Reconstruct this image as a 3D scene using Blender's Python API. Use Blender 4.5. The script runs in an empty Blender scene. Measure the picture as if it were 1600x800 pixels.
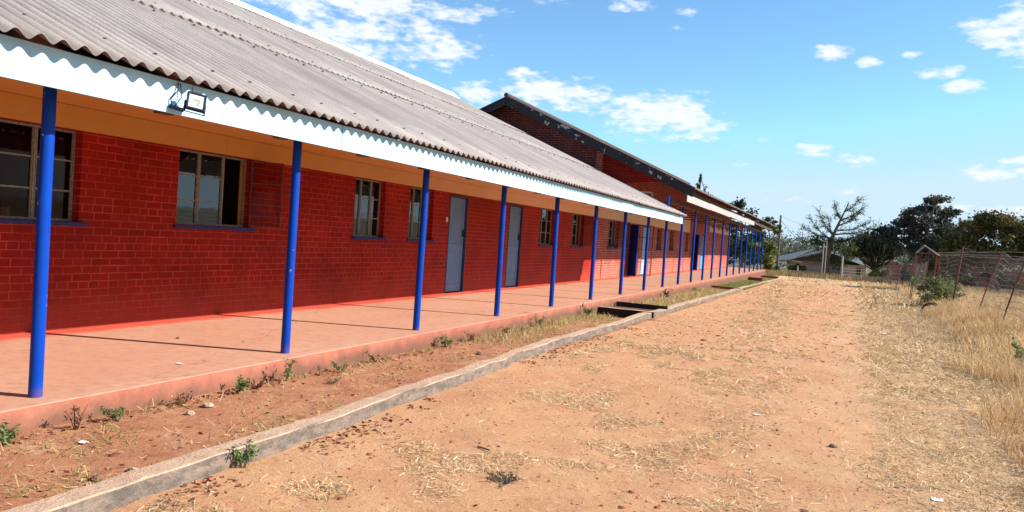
import bpy, math, random
import numpy as np
R = math.radians
C = bpy.context.scene.collection
SC = bpy.context.scene
rng = np.random.default_rng(7)
random.seed(7)

# ------------------------------------------------------------------ camera
H = 1.336                                   # eye above the verandah floor (z = 0)
YAW, PITCH, ROLL = 0.39701, -0.02712, 0.06732
_f = np.array([-math.sin(YAW)*math.cos(PITCH), math.cos(YAW)*math.cos(PITCH), math.sin(PITCH)])
_r0 = np.array([math.cos(YAW), math.sin(YAW), 0.]); _u0 = np.cross(_r0, _f)
_r = math.cos(ROLL)*_r0 + math.sin(ROLL)*_u0; _u = -math.sin(ROLL)*_r0 + math.cos(ROLL)*_u0
cam_d = bpy.data.cameras.new('camera'); cam = bpy.data.objects.new('camera', cam_d); C.objects.link(cam)
cam_d.sensor_width = 36; cam_d.lens = 27.0; cam_d.clip_start = 0.05; cam_d.clip_end = 5000
from mathutils import Matrix, Vector
cam.matrix_world = Matrix(((_r[0], _u[0], -_f[0], 0), (_r[1], _u[1], -_f[1], 0), (_r[2], _u[2], -_f[2], H), (0, 0, 0, 1)))
SC.camera = cam

# ------------------------------------------------------------------ sun + sky
SUN = Vector((1.0, 0.33, 0.69)).normalized()
ELEV = math.asin(SUN.z); AZ = math.atan2(SUN.x, SUN.y)
sd = bpy.data.lights.new('sun', 'SUN'); so = bpy.data.objects.new('sun', sd); C.objects.link(so)
sd.energy = 4.6; sd.angle = R(0.53); sd.color = (1.0, 0.93, 0.84)
so.rotation_euler = SUN.to_track_quat('Z', 'Y').to_euler()
SC.view_settings.view_transform = 'Standard'; SC.view_settings.look = 'None'
SC.view_settings.exposure = 1.15; SC.view_settings.gamma = 1.0
SC.view_settings.use_curve_mapping = False

W = bpy.data.worlds.new('World'); SC.world = W; W.use_nodes = True
wt = W.node_tree; wt.nodes.clear()
def wn(t, **k):
    n = wt.nodes.new(t)
    for a, b in k.items(): setattr(n, a, b)
    return n
def wl(a, b): wt.links.new(a, b)
def wmath(op, a, b=None, clamp=False):
    n = wn('ShaderNodeMath', operation=op, use_clamp=clamp)
    for i, v in enumerate((a, b)):
        if v is None: continue
        if isinstance(v, (int, float)): n.inputs[i].default_value = v
        else: wl(v, n.inputs[i])
    return n.outputs[0]
sky = wn('ShaderNodeTexSky', sky_type='NISHITA'); sky.sun_disc = False
sky.sun_elevation = ELEV; sky.sun_rotation = AZ
sky.air_density = 1.0; sky.dust_density = 0.0; sky.ozone_density = 2.0; sky.altitude = 1200
tc = wn('ShaderNodeTexCoord')
DIR = tc.outputs['Generated']
def px_dir(x, y):
    d = _r*(x-800)/1200 - _u*(y-400)/1200 + _f
    return d/np.linalg.norm(d)
def dot(vec):
    n = wn('ShaderNodeVectorMath', operation='DOT_PRODUCT'); wl(DIR, n.inputs[0]); n.inputs[1].default_value = tuple(vec)
    return n.outputs['Value']
# clouds: bearing of the centre and half sizes in radians, strength
CL = [((560, 0), .150, .030, 1.0), ((585, 52), .120, .045, 1.0), ((630, 80), .055, .022, .7), ((693, 103), .020, .012, .7), ((815, 117), .022, .010, .85),
      ((745, 150), .03, .022, .8), ((870, 147), .07, .022, 1.0), ((870, 170), .03, .008, .6),
      ((1030, 180), .082, .030, 1.0), ((1060, 208), .06, .014, .7), ((1296, 80), .024, .010, 1.1), ((1357, 96), .015, .007, 1.0),
      ((1600, 40), .05, .020, 1.15), ((1620, 88), .035, .014, 1.0), ((1470, 114), .026, .008, .9), ((1507, 134), .022, .008, .9), ((1423, 86), .018, .005, .55),
      ((990, 8), .036, .010, .7), ((1072, 18), .018, .007, .6), ((1058, 43), .012, .005, .5), ((920, 120), .014, .005, .45), ((850, 3), .03, .006, .5),
      ((1270, 236), .022, .009, .75), ((1340, 252), .03, .010, .6), ((1560, 272), .06, .009, .8), ((1595, 250), .02, .006, .6), ((1190, 220), .016, .006, .5), ((1150, 229), .012, .005, .45),
      ((1260, 312), .07, .007, .5), ((1330, 300), .03, .005, .4), ((1540, 330), .09, .010, .5), ((1160, 258), .03, .005, .3)]
# a few more round the rest of the sky
for az, el, a, b in ((20, 25, .2, .06), (70, 30, .25, .08), (110, 20, .2, .05), (150, 35, .3, .1), (200, 22, .2, .06), (250, 30, .22, .07), (300, 38, .2, .07), (45, 12, .15, .03), (340, 55, .2, .1)):
    CL.append(((az, el, 'az'), a, b, 1.0))
nz = wn('ShaderNodeTexNoise'); nz.inputs['Scale'].default_value = 16; nz.inputs['Detail'].default_value = 9; nz.inputs['Roughness'].default_value = .62
mp = wn('ShaderNodeMapping'); mp.inputs['Scale'].default_value = (1, 1, 2.6); wl(DIR, mp.inputs[0]); wl(mp.outputs[0], nz.inputs['Vector'])
nz2 = wn('ShaderNodeTexNoise'); nz2.inputs['Scale'].default_value = 55; nz2.inputs['Detail'].default_value = 6; wl(mp.outputs[0], nz2.inputs['Vector'])
NZ = wmath('ADD', wmath('MULTIPLY', wmath('SUBTRACT', nz.outputs[0], .5), 3.6), wmath('MULTIPLY', wmath('SUBTRACT', nz2.outputs[0], .5), 2.6))
best = None
for c, a, b, s in CL:
    if len(c) == 3:
        az, el = R(c[0]), R(c[1]); d = np.array([math.sin(az)*math.cos(el), math.cos(az)*math.cos(el), math.sin(el)])
    else: d = px_dir(*c)
    r = np.cross(d, (0, 0, 1)); r /= np.linalg.norm(r); u = np.cross(r, d)
    e = wmath('ADD', wmath('POWER', wmath('ABSOLUTE', dot(r/a)), 2.0), wmath('POWER', wmath('ABSOLUTE', dot(u/b)), 2.0))
    back = wmath('MULTIPLY', wmath('LESS_THAN', dot(d), 0.0), 50.0)
    v = wmath('SUBTRACT', wmath('SUBTRACT', s, wmath('MULTIPLY', e, .8)), back)
    best = v if best is None else wmath('MAXIMUM', best, v)
alpha = wmath('MULTIPLY', wmath('ADD', wmath('MAXIMUM', best, -3.0), NZ), 1.0)
mr = wn('ShaderNodeMapRange', interpolation_type='SMOOTHSTEP'); wl(alpha, mr.inputs[0])
mr.inputs['From Min'].default_value = 0.05; mr.inputs['From Max'].default_value = 1.25
mr.inputs['To Max'].default_value = .97
tint = wn('ShaderNodeMix', data_type='RGBA', blend_type='MULTIPLY'); tint.inputs[0].default_value = 1.0
wl(sky.outputs[0], tint.inputs[6]); tint.inputs[7].default_value = (0.82, 1.07, 1.14, 1)
cap = wn('ShaderNodeMix', data_type='RGBA', blend_type='DARKEN'); cap.inputs[0].default_value = 1.0
wl(tint.outputs[2], cap.inputs[6]); cap.inputs[7].default_value = (3.35, 4.45, 5.3, 1)
mixc = wn('ShaderNodeMix', data_type='RGBA'); wl(mr.outputs[0], mixc.inputs[0]); wl(cap.outputs[2], mixc.inputs[6])
mixc.inputs[7].default_value = (5.0, 5.3, 5.7, 1)
bg = wn('ShaderNodeBackground'); bg.inputs[1].default_value = 0.088; wl(mixc.outputs[2], bg.inputs[0])
wo = wn('ShaderNodeOutputWorld'); wl(bg.outputs[0], wo.inputs[0])

# ------------------------------------------------------------------ material helpers
def mat(name):
    m = bpy.data.materials.new(name); m.use_nodes = True
    nt = m.node_tree; nt.nodes.clear()
    return m, nt
class N:
    def __init__(s, name):
        s.m, s.t = mat(name); s.o = s.n('ShaderNodeOutputMaterial')
        s.p = s.n('ShaderNodeBsdfPrincipled'); s.l(s.p.outputs[0], s.o.inputs[0])
        s.p.inputs['Roughness'].default_value = .8
        s.p.inputs['Specular IOR Level'].default_value = .15
    def n(s, t, **k):
        n = s.t.nodes.new(t)
        for a, b in k.items(): setattr(n, a, b)
        return n
    def l(s, a, b): s.t.links.new(a, b)
    def co(s, scale=(1, 1, 1)):
        g = s.n('ShaderNodeNewGeometry'); mp = s.n('ShaderNodeMapping'); mp.inputs['Scale'].default_value = scale
        s.l(g.outputs['Position'], mp.inputs[0]); return mp.outputs[0]
    def noise(s, scale, detail=5, rough=.6, vec=None, sc=(1, 1, 1)):
        n = s.n('ShaderNodeTexNoise'); n.inputs['Scale'].default_value = scale; n.inputs['Detail'].default_value = detail
        n.inputs['Roughness'].default_value = rough; s.l(vec if vec is not None else s.co(sc), n.inputs['Vector']); return n.outputs[0]
    def ramp(s, fac, stops):
        r = s.n('ShaderNodeValToRGB'); e = r.color_ramp.elements
        while len(e) < len(stops): e.new(.5)
        for i, (p, c) in enumerate(stops):
            e[i].position = p; e[i].color = (c, c, c, 1) if isinstance(c, (int, float)) else (*c, 1)
        s.l(fac, r.inputs[0]); return r.outputs[0]
    def mix(s, fac, a, b, mode='MIX'):
        n = s.n('ShaderNodeMix', data_type='RGBA', blend_type=mode)
        for i, v in ((0, fac), (6, a), (7, b)):
            if isinstance(v, (int, float)): n.inputs[i].default_value = v
            elif isinstance(v, tuple): n.inputs[i].default_value = (*v, 1)
            else: s.l(v, n.inputs[i])
        return n.outputs[2]
    def math(s, op, a, b=None, clamp=False):
        n = s.n('ShaderNodeMath', operation=op, use_clamp=clamp)
        for i, v in enumerate((a, b)):
            if v is None: continue
            if isinstance(v, (int, float)): n.inputs[i].default_value = v
            else: s.l(v, n.inputs[i])
        return n.outputs[0]
    def bump(s, h, strength=.4, dist=.01, prev=None):
        b = s.n('ShaderNodeBump'); b.inputs['Strength'].default_value = strength; b.inputs['Distance'].default_value = dist
        s.l(h, b.inputs['Height'])
        if prev is not None: s.l(prev, b.inputs['Normal'])
        s.l(b.outputs[0], s.p.inputs['Normal']); return b.outputs[0]
    def col(s, c):
        if isinstance(c, tuple): s.p.inputs['Base Color'].default_value = (*c, 1)
        else: s.l(c, s.p.inputs['Base Color'])
    def set(s, **k):
        for a, b in k.items(): s.p.inputs[a.replace('_', ' ')].default_value = b
        return s

def simple(name, c, c2=None, scale=8, rough=.75, bump=0, bdist=.004, sc=(1, 1, 1), metal=0.):
    n = N(name); n.set(Roughness=rough, Metallic=metal)
    if c2 is None: c2 = tuple(v*.75 for v in c)
    f = n.noise(scale, 6, .65, sc=sc)
    n.col(n.mix(n.ramp(f, [(.35, 0.), (.65, 1.)]), c, c2))
    if bump: n.bump(n.noise(scale*4, 4, .6, sc=sc), bump, bdist)
    return n.m

def brick(name, a, b, mortar, dirt=.25, bumpd=.006, splash=None, msize=.008):
    n = N(name); g = n.n('ShaderNodeNewGeometry'); sx = n.n('ShaderNodeSeparateXYZ'); n.l(g.outputs['Position'], sx.inputs[0])
    sn = n.n('ShaderNodeSeparateXYZ'); n.l(g.outputs['True Normal'], sn.inputs[0])
    face = n.math('GREATER_THAN', n.math('ABSOLUTE', sn.outputs[0]), .5)
    u = n.math('ADD', n.math('MULTIPLY', sx.outputs[1], face), n.math('MULTIPLY', sx.outputs[0], n.math('SUBTRACT', 1.0, face)))
    wob = n.math('MULTIPLY', n.math('SUBTRACT', n.noise(3.0, 3), .5), .012)
    cb = n.n('ShaderNodeCombineXYZ'); n.l(n.math('ADD', u, n.math('MULTIPLY', wob, 1.6)), cb.inputs[0]); n.l(n.math('ADD', sx.outputs[2], wob), cb.inputs[1])
    t = n.n('ShaderNodeTexBrick'); n.l(cb.outputs[0], t.inputs['Vector'])
    t.inputs['Scale'].default_value = 1.0; t.inputs['Brick Width'].default_value = .229; t.inputs['Row Height'].default_value = .085
    t.inputs['Mortar Size'].default_value = msize; t.inputs['Mortar Smooth'].default_value = .35; t.inputs['Bias'].default_value = 0.
    t.inputs['Color1'].default_value = (*a, 1); t.inputs['Color2'].default_value = (*b, 1); t.inputs['Mortar'].default_value = (*mortar, 1)
    t.offset = .5; t.squash = .55; t.squash_frequency = 5
    c = t.outputs['Color']
    over = n.ramp(n.noise(2.1, 6, .7), [(.46, 0.), (.64, 1.)])     # thick repainting hides the joints in patches
    c = n.mix(n.math('MULTIPLY', over, .62), c, tuple((p+q)/2*1.08 for p, q in zip(a, b)))
    blot = n.ramp(n.noise(1.3, 6, .65), [(.38, 0.), (.62, 1.)])
    c = n.mix(n.math('MULTIPLY', blot, dirt), c, tuple(v*.45 for v in a))
    fleck = n.ramp(n.noise(42, 3, .5, sc=(1, .6, 1.8)), [(.70, 0.), (.76, 1.)])
    c = n.mix(n.math('MULTIPLY', fleck, .35), c, tuple(min(1, v*1.5+.05) for v in mortar))
    if splash is not None:      # mud thrown up on the lowest courses
        hz = n.ramp(n.math('ADD', sx.outputs[2], n.math('MULTIPLY', n.noise(4, 5), .5)), [(.30, 1.), (.75, 0.)])
        c = n.mix(n.math('MULTIPLY', hz, .55), c, splash)
    n.col(c)
    h = n.math('SUBTRACT', 1.0, t.outputs['Fac'])
    h = n.math('ADD', h, n.math('MULTIPLY', n.noise(60, 5, .7), .5))
    n.bump(h, .8, bumpd); n.set(Roughness=.62)
    return n.m

M = {}
M['wall_red'] = brick('painted_brick', (.25, .007, .003), (.33, .012, .006), (.52, .070, .045), .45, splash=(.36, .060, .035))
M['wall_red_lit'] = brick('lit_painted_brick', (.25, .036, .025), (.36, .085, .06), (.72, .40, .31), .30, splash=(.46, .17, .12))  # overexposed sunlight put into a paler copy of the red paint
M['wall_raw'] = brick('face_brick', (.20, .034, .026), (.13, .026, .024), (.36, .21, .18), .25, msize=.011)
M['plaster_orange'] = simple('orange_plaster', (.58, .35, .10), (.52, .31, .085), 3, .8, .25)
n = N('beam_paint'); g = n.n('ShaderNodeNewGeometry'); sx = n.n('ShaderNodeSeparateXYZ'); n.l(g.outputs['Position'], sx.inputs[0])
mr_ = n.n('ShaderNodeMapRange'); n.l(n.math('ADD', sx.outputs[1], n.math('MULTIPLY', n.noise(.8, 5), 3.)), mr_.inputs[0]); mr_.inputs['From Min'].default_value = 11.; mr_.inputs['From Max'].default_value = 21.  # orange to cream along the block: bounced light put into the colour
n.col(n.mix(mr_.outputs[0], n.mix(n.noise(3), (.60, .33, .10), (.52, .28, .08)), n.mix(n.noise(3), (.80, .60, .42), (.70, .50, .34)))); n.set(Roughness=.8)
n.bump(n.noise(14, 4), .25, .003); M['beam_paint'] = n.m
M['plaster_cream'] = simple('cream_plaster', (.74, .56, .42), (.66, .48, .36), 3, .8, .2)
M['inside'] = simple('inside_plaster', (.42, .30, .22), (.36, .25, .18), 2, .9)
M['dark_timber'] = simple('dark_timber', (.045, .035, .035), (.09, .07, .065), 9, .7, .4, sc=(1, 1, 4))
M['brown_timber'] = simple('brown_timber', (.10, .05, .035), (.17, .09, .06), 9, .7, .4)
M['frame_grey'] = simple('worn_grey_frame_paint', (.28, .31, .29), (.15, .16, .145), 30, .6)
M['sash_dark'] = simple('dark_sash_paint', (.13, .09, .075), (.07, .05, .045), 20, .6)
M['sill_blue'] = simple('blue_sill_paint', (.035, .05, .19), (.02, .03, .12), 14, .6)
M['black'] = simple('black_plastic', (.012, .014, .03), (.02, .022, .04), 20, .4)
M['white_metal'] = simple('white_painted_metal', (.74, .74, .72), (.6, .6, .58), 20, .5)
M['rust'] = simple('rusty_steel', (.10, .042, .03), (.18, .08, .05), 20, .8)
M['wire'] = simple('galvanised_wire', (.46, .42, .39), (.26, .20, .17), 20, .6, metal=.3)
M['pole'] = simple('weathered_pole', (.10, .08, .07), (.16, .13, .11), 6, .85, sc=(1, 1, .2))
M['pole_pale'] = simple('pale_post', (.46, .42, .38), (.34, .30, .27), 5, .85)
M['bark'] = simple('bark', (.10, .075, .055), (.17, .13, .10), 5, .9, .6, .02)
M['bark_grey'] = simple('grey_bark', (.24, .20, .17), (.15, .12, .10), 5, .9, .6, .02)
M['roof_grey_far'] = simple('slate_grey_roof', (.085, .09, .10), (.12, .125, .135), 1.2, .6)
M['house_wall'] = simple('house_plaster', (.36, .29, .23), (.28, .22, .175), 1.5, .9)
M['red_wall'] = simple('weathered_red_wall', (.22, .085, .06), (.15, .06, .045), 1.2, .9)
M['mug'] = simple('white_glaze', (.75, .73, .70), (.72, .70, .66), 5, .25)
M['rock'] = simple('stone', (.26, .14, .095), (.14, .075, .055), 30, .9, .6, .01)
M['rock_pale'] = simple('pale_stone', (.46, .34, .26), (.34, .24, .18), 30, .9, .5, .01)
M['paper'] = simple('litter_paper', (.78, .76, .74), (.62, .60, .58), 30, .8)
M['rubber'] = simple('black_rubber', (.015, .014, .013), (.03, .028, .025), 20, .7)

def paint(name, c, chip, amount=.66, scale=25, rough=.4, bands=None):
    n = N(name); n.set(Roughness=rough)
    f = n.noise(scale, 5, .7)
    base = n.mix(n.ramp(n.noise(3, 4), [(.3, 0.), (.7, 1.)]), c, tuple(v*.82 for v in c))
    n.col(n.mix(n.ramp(f, [(amount, 0.), (amount+.03, 1.)]), base, chip))
    n.bump(n.noise(scale*2, 4), .1, .002)
    if bands: bands(n, n.p.inputs['Base Color'].links[0].from_socket)
    return n.m
def foot_dust(n, c):
    g = n.n('ShaderNodeNewGeometry'); sx = n.n('ShaderNodeSeparateXYZ'); n.l(g.outputs['Position'], sx.inputs[0])
    h = n.math('ADD', sx.outputs[2], n.math('MULTIPLY', n.noise(12, 6, .75), .22))
    n.col(n.mix(n.math('MULTIPLY', n.ramp(h, [(.10, 1.), (.19, 0.)]), .45), c, (.14, .075, .06)))
M['post_blue'] = paint('blue_gloss_post_paint', (.002, .048, .36), (.35, .40, .5), .675, 15, .34, bands=foot_dust)
M['fascia'] = paint('pale_blue_fascia_paint', (.42, .70, .90), (.24, .36, .46), .70, 11, .6)
M['fascia_white'] = paint('white_fascia_paint', (.36, .355, .35), (.22, .19, .17), .68, 9, .6)
M['barge'] = paint('peeling_black_board', (.03, .028, .036), (.38, .36, .38), .60, 3.2, .6)
M['door_pale'] = paint('grey_blue_door_paint', (.15, .275, .48), (.06, .10, .16), .68, 16, .5)
M['door_light'] = paint('pale_blue_door_paint', (.30, .52, .72), (.2, .3, .4), .7, 12, .5)
M['door_bright'] = paint('bright_blue_door_paint', (.05, .33, .72), (.1, .3, .5), .7, 12, .5)
M['door_dark'] = paint('dark_blue_door_paint', (.012, .04, .33), (.1, .12, .3), .72, 12, .4)
M['door_edge'] = simple('dark_door_frame', (.03, .045, .10), (.05, .07, .13), 9, .6)
M['cross_red'] = paint('red_painted_edge', (.20, .055, .04), (.34, .20, .15), .62, 7, .8)

def glassm(name, tint, refl, veil=.0):
    m, t = mat(name); o = t.nodes.new('ShaderNodeOutputMaterial')
    tr = t.nodes.new('ShaderNodeBsdfTransparent'); tr.inputs[0].default_value = (*tint, 1)
    gl = t.nodes.new('ShaderNodeBsdfGlossy'); gl.inputs['Roughness'].default_value = .015
    gl.inputs[0].default_value = (.85, .9, .95, 1)
    fr = t.nodes.new('ShaderNodeFresnel'); fr.inputs[0].default_value = 1.5
    ad = t.nodes.new('ShaderNodeMath'); ad.operation = 'ADD'; ad.inputs[1].default_value = refl; ad.use_clamp = True; t.links.new(fr.outputs[0], ad.inputs[0])
    nz = t.nodes.new('ShaderNodeTexNoise'); nz.inputs['Scale'].default_value = 1.6
    bp = t.nodes.new('ShaderNodeBump'); bp.inputs['Strength'].default_value = .05; bp.inputs['Distance'].default_value = .02
    t.links.new(nz.outputs[0], bp.inputs['Height']); t.links.new(bp.outputs[0], gl.inputs['Normal'])
    mx = t.nodes.new('ShaderNodeMixShader'); t.links.new(ad.outputs[0], mx.inputs[0]); t.links.new(tr.outputs[0], mx.inputs[1]); t.links.new(gl.outputs[0], mx.inputs[2])
    t.links.new(mx.outputs[0], o.inputs[0]); return m
M['glass'] = glassm('window_glass', (.62, .60, .55), .07)
M['glass_dusty'] = glassm('dusty_window_glass', (.62, .50, .42), -.035)
n = N('floodlight_lens'); n.col((.55, .56, .55)); n.set(Roughness=.15); M['lens'] = n.m
n = N('floodlight_chip'); n.col((.30, .29, .22)); n.set(Roughness=.5); M['chip'] = n.m

# roof sheets: weathered fibre cement
n = N('fibre_cement_sheet'); n.set(Roughness=.85)
f1 = n.noise(1.1, 8, .7, sc=(.35, 1.6, .35)); f2 = n.noise(55, 5, .7); f3 = n.noise(7, 5, .7, sc=(.4, 2.2, .4))
c = n.mix(n.ramp(f1, [(.38, 0.), (.60, 1.)]), (.37, .335, .32), (.235, .21, .20))
c = n.mix(n.math('MULTIPLY', n.ramp(f3, [(.45, 0.), (.75, 1.)]), .5), c, (.22, .19, .18))
c = n.mix(n.math('MULTIPLY', n.ramp(f2, [(.40, 1.), (.60, 0.)]), .40), c, (.17, .145, .14))
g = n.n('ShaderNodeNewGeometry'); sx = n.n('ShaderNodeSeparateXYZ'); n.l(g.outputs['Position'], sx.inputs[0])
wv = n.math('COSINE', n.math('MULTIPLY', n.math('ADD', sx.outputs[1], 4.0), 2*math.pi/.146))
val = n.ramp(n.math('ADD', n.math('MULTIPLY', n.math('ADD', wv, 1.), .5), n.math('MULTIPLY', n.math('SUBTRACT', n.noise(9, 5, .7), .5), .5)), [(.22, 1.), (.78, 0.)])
c = n.mix(n.math('MULTIPLY', val, .72), c, (.10, .085, .078))  # groove shade painted dark into the valleys and up their flanks
xw = n.math('ADD', sx.outputs[0], n.math('MULTIPLY', n.math('SUBTRACT', n.noise(5, 4), .5), .05))
for xl in (-7.57, -10.1):
    d_ = n.math('SUBTRACT', xw, xl)
    g1 = n.math('MULTIPLY', n.math('GREATER_THAN', d_, -.01), n.math('LESS_THAN', d_, .07))
    c = n.mix(n.math('MULTIPLY', g1, .85), c, (.035, .028, .025))
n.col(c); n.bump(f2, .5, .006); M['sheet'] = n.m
n = N('sheet_underside'); n.set(Roughness=.9); n.col(n.mix(n.noise(4), (.20, .11, .08), (.13, .075, .06))); M['sheet_under'] = n.m
n = N('ridge_capping'); n.set(Roughness=.8); n.col(n.mix(n.noise(6), (.70, .66, .62), (.56, .52, .48))); M['ridge'] = n.m

# verandah floor: pink cement worn pale, red polish left along the wall
n = N('red_polished_cement'); g = n.n('ShaderNodeNewGeometry'); sx = n.n('ShaderNodeSeparateXYZ'); n.l(g.outputs['Position'], sx.inputs[0])
f1 = n.noise(.9, 8, .65, sc=(1, .55, 1)); f2 = n.noise(9, 6, .7); f3 = n.noise(70, 4, .6)
c = n.mix(n.ramp(f1, [(.32, 0.), (.66, 1.)]), (.45, .225, .15), (.50, .285, .195))
c = n.mix(n.math('MULTIPLY', n.ramp(f2, [(.46, 0.), (.66, 1.)]), .6), c, (.38, .165, .105))
c = n.mix(n.math('MULTIPLY', n.ramp(n.noise(2.2, 7, .75), [(.56, 0.), (.68, 1.)]), .45), c, (.33, .17, .12))
c = n.mix(n.math('MULTIPLY', n.ramp(f3, [(.62, 0.), (.72, 1.)]), .30), c, (.24, .10, .07))
vc = n.n('ShaderNodeTexVoronoi', feature='DISTANCE_TO_EDGE'); vc.inputs['Scale'].default_value = .42
wv_ = n.n('ShaderNodeVectorMath', operation='ADD'); wn_ = n.n('ShaderNodeTexNoise'); wn_.inputs['Scale'].default_value = 2.5; wn_.inputs['Detail'].default_value = 6
n.l(n.co((1, .7, 0)), wn_.inputs['Vector']); sc_ = n.n('ShaderNodeVectorMath', operation='SCALE'); sc_.inputs['Scale'].default_value = .5; n.l(wn_.outputs['Color'], sc_.inputs[0])
n.l(n.co((1, .7, 0)), wv_.inputs[0]); n.l(sc_.outputs[0], wv_.inputs[1]); n.l(wv_.outputs[0], vc.inputs['Vector'])
crk = n.math('MULTIPLY', n.math('LESS_THAN', vc.outputs['Distance'], .0022), n.ramp(n.noise(.7, 3), [(.42, 0.), (.55, 1.)]))
c = n.mix(n.math('MULTIPLY', crk, .75), c, (.16, .075, .05))
scf = n.ramp(n.noise(6, 8, .8, sc=(.35, 1.4, 1)), [(.60, 0.), (.66, 1.)])
c = n.mix(n.math('MULTIPLY', scf, .30), c, (.62, .42, .32))
edge = n.ramp(n.math('ADD', n.math('MULTIPLY', sx.outputs[0], -1.0), n.math('MULTIPLY', n.math('SUBTRACT', n.noise(2.4, 6, .7), .5), .42)), [(.0, 0.), (1., 1.)])
em = n.n('ShaderNodeMapRange'); n.l(n.math('ADD', n.math('MULTIPLY', sx.outputs[0], -1.0), n.math('MULTIPLY', n.math('SUBTRACT', n.noise(2.4, 6, .7), .5), .42)), em.inputs[0])
em.inputs['From Min'].default_value = 7.18; em.inputs['From Max'].default_value = 7.36
c = n.mix(n.math('MULTIPLY', em.outputs[0], .85), c, (.52, .06, .035))
# riser: stained by splashed mud, lower part darker
riser = n.math('LESS_THAN', sx.outputs[2], -.006)
st = n.ramp(n.math('ADD', sx.outputs[2], n.math('MULTIPLY', n.noise(4, 7, .75, sc=(1, 1, .8)), .34)), [(.02, 1.), (.17, 0.)])
rc = n.mix(n.ramp(n.noise(3.5, 7, .7), [(.35, 0.), (.65, 1.)]), (.33, .10, .066), (.38, .15, .10))
rc = n.mix(n.math('MULTIPLY', st, .9), rc, (.13, .07, .045))
c = n.mix(riser, c, rc)
n.col(c); n.set(Roughness=.66); n.bump(n.math('ADD', f2, n.math('MULTIPLY', f3, .5)), .25, .006); M['floor'] = n.m

# kerb concrete: dusty top, black weathering on the face
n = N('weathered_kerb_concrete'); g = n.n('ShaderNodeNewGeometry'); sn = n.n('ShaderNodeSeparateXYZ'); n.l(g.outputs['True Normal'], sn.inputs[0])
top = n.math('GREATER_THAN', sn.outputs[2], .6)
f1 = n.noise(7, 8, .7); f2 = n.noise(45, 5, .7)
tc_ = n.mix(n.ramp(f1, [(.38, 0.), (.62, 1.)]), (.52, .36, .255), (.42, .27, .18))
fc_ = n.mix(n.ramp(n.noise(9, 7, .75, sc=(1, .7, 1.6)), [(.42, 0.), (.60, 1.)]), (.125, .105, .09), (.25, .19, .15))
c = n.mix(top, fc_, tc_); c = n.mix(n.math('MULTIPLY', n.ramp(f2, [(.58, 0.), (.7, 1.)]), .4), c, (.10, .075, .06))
n.col(c); n.bump(n.math('ADD', f1, f2), .9, .016); n.set(Roughness=.9); M['kerb'] = n.m
n = N('shaded_face_wall'); g = n.n('ShaderNodeNewGeometry'); sn = n.n('ShaderNodeSeparateXYZ'); n.l(g.outputs['True Normal'], sn.inputs[0])
n.col(n.mix(n.math('GREATER_THAN', sn.outputs[2], .6), (.03, .02, .018), (.56, .40, .30))); n.set(Roughness=.9); M['kerb_shaded'] = n.m  # sides painted near black as the shaded near face, top left pale

# earth
n = N('red_earth'); g = n.n('ShaderNodeNewGeometry'); sx = n.n('ShaderNodeSeparateXYZ'); n.l(g.outputs['Position'], sx.inputs[0])
big = n.noise(.35, 7, .65); mid = n.noise(1.7, 8, .7); fine = n.noise(22, 8, .75); grain = n.noise(120, 4, .7)
c = n.mix(n.ramp(big, [(.38, 0.), (.64, 1.)]), (.52, .29, .15), (.47, .245, .125))
c = n.mix(n.math('MULTIPLY', n.ramp(mid, [(.46, 0.), (.72, 1.)]), .65), c, (.41, .18, .10))
# straw coloured ground to the right and as patches
sm = n.n('ShaderNodeMapRange'); n.l(n.math('ADD', n.math('SUBTRACT', sx.outputs[0], n.math('MULTIPLY', sx.outputs[1], .012)), n.math('MULTIPLY', n.math('SUBTRACT', n.noise(.8, 7, .7), .5), 3.2)), sm.inputs[0])
sm.inputs['From Min'].default_value = -.4; sm.inputs['From Max'].default_value = 1.5
far = n.n('ShaderNodeMapRange'); n.l(n.math('ADD', sx.outputs[1], n.math('MULTIPLY', n.noise(.3, 4), 16.)), far.inputs[0]); far.inputs['From Min'].default_value = 58.; far.inputs['From Max'].default_value = 72.; far.inputs['To Max'].default_value = .7
straw = n.mix(n.ramp(n.noise(14, 8, .8), [(.38, 0.), (.62, 1.)]), (.46, .32, .17), (.60, .46, .27))
c = n.mix(n.math('MAXIMUM', n.math('MULTIPLY', sm.outputs[0], .62), far.outputs[0]), c, straw)
fw = n.n('ShaderNodeMapRange'); n.l(n.math('ADD', sx.outputs[1], n.math('MULTIPLY', n.noise(.05, 4), 30.)), fw.inputs[0]); fw.inputs['From Min'].default_value = 118.; fw.inputs['From Max'].default_value = 150.
fd = n.n('ShaderNodeMapRange'); n.l(n.math('SUBTRACT', sx.outputs[0], n.math('MULTIPLY', n.noise(.4, 4), 4.)), fd.inputs[0]); fd.inputs['From Min'].default_value = 3.; fd.inputs['From Max'].default_value = 6.; fd.inputs['To Max'].default_value = .7
bm = n.math('MULTIPLY', n.math('MULTIPLY', n.math('LESS_THAN', sx.outputs[0], -3.42), n.math('GREATER_THAN', sx.outputs[0], -4.9)), n.math('LESS_THAN', sx.outputs[1], 33.))
c = n.mix(n.math('MULTIPLY', bm, n.ramp(n.noise(2.6, 8, .75), [(.30, .25), (.62, .95)])), c, n.mix(n.ramp(n.noise(11, 7, .75), [(.4, 0.), (.6, 1.)]), (.36, .15, .08), (.27, .105, .06)))
c = n.mix(fd.outputs[0], c, n.mix(n.ramp(n.noise(.5, 6, .7), [(.4, 0.), (.6, 1.)]), (.22, .13, .085), (.25, .22, .12)))
c = n.mix(fw.outputs[0], c, (.13, .12, .075))
st = n.ramp(n.noise(3.2, 9, .8, sc=(1, .7, 1)), [(.56, 0.), (.66, 1.)])
c = n.mix(n.math('MULTIPLY', st, .55), c, (.60, .44, .27))
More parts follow.
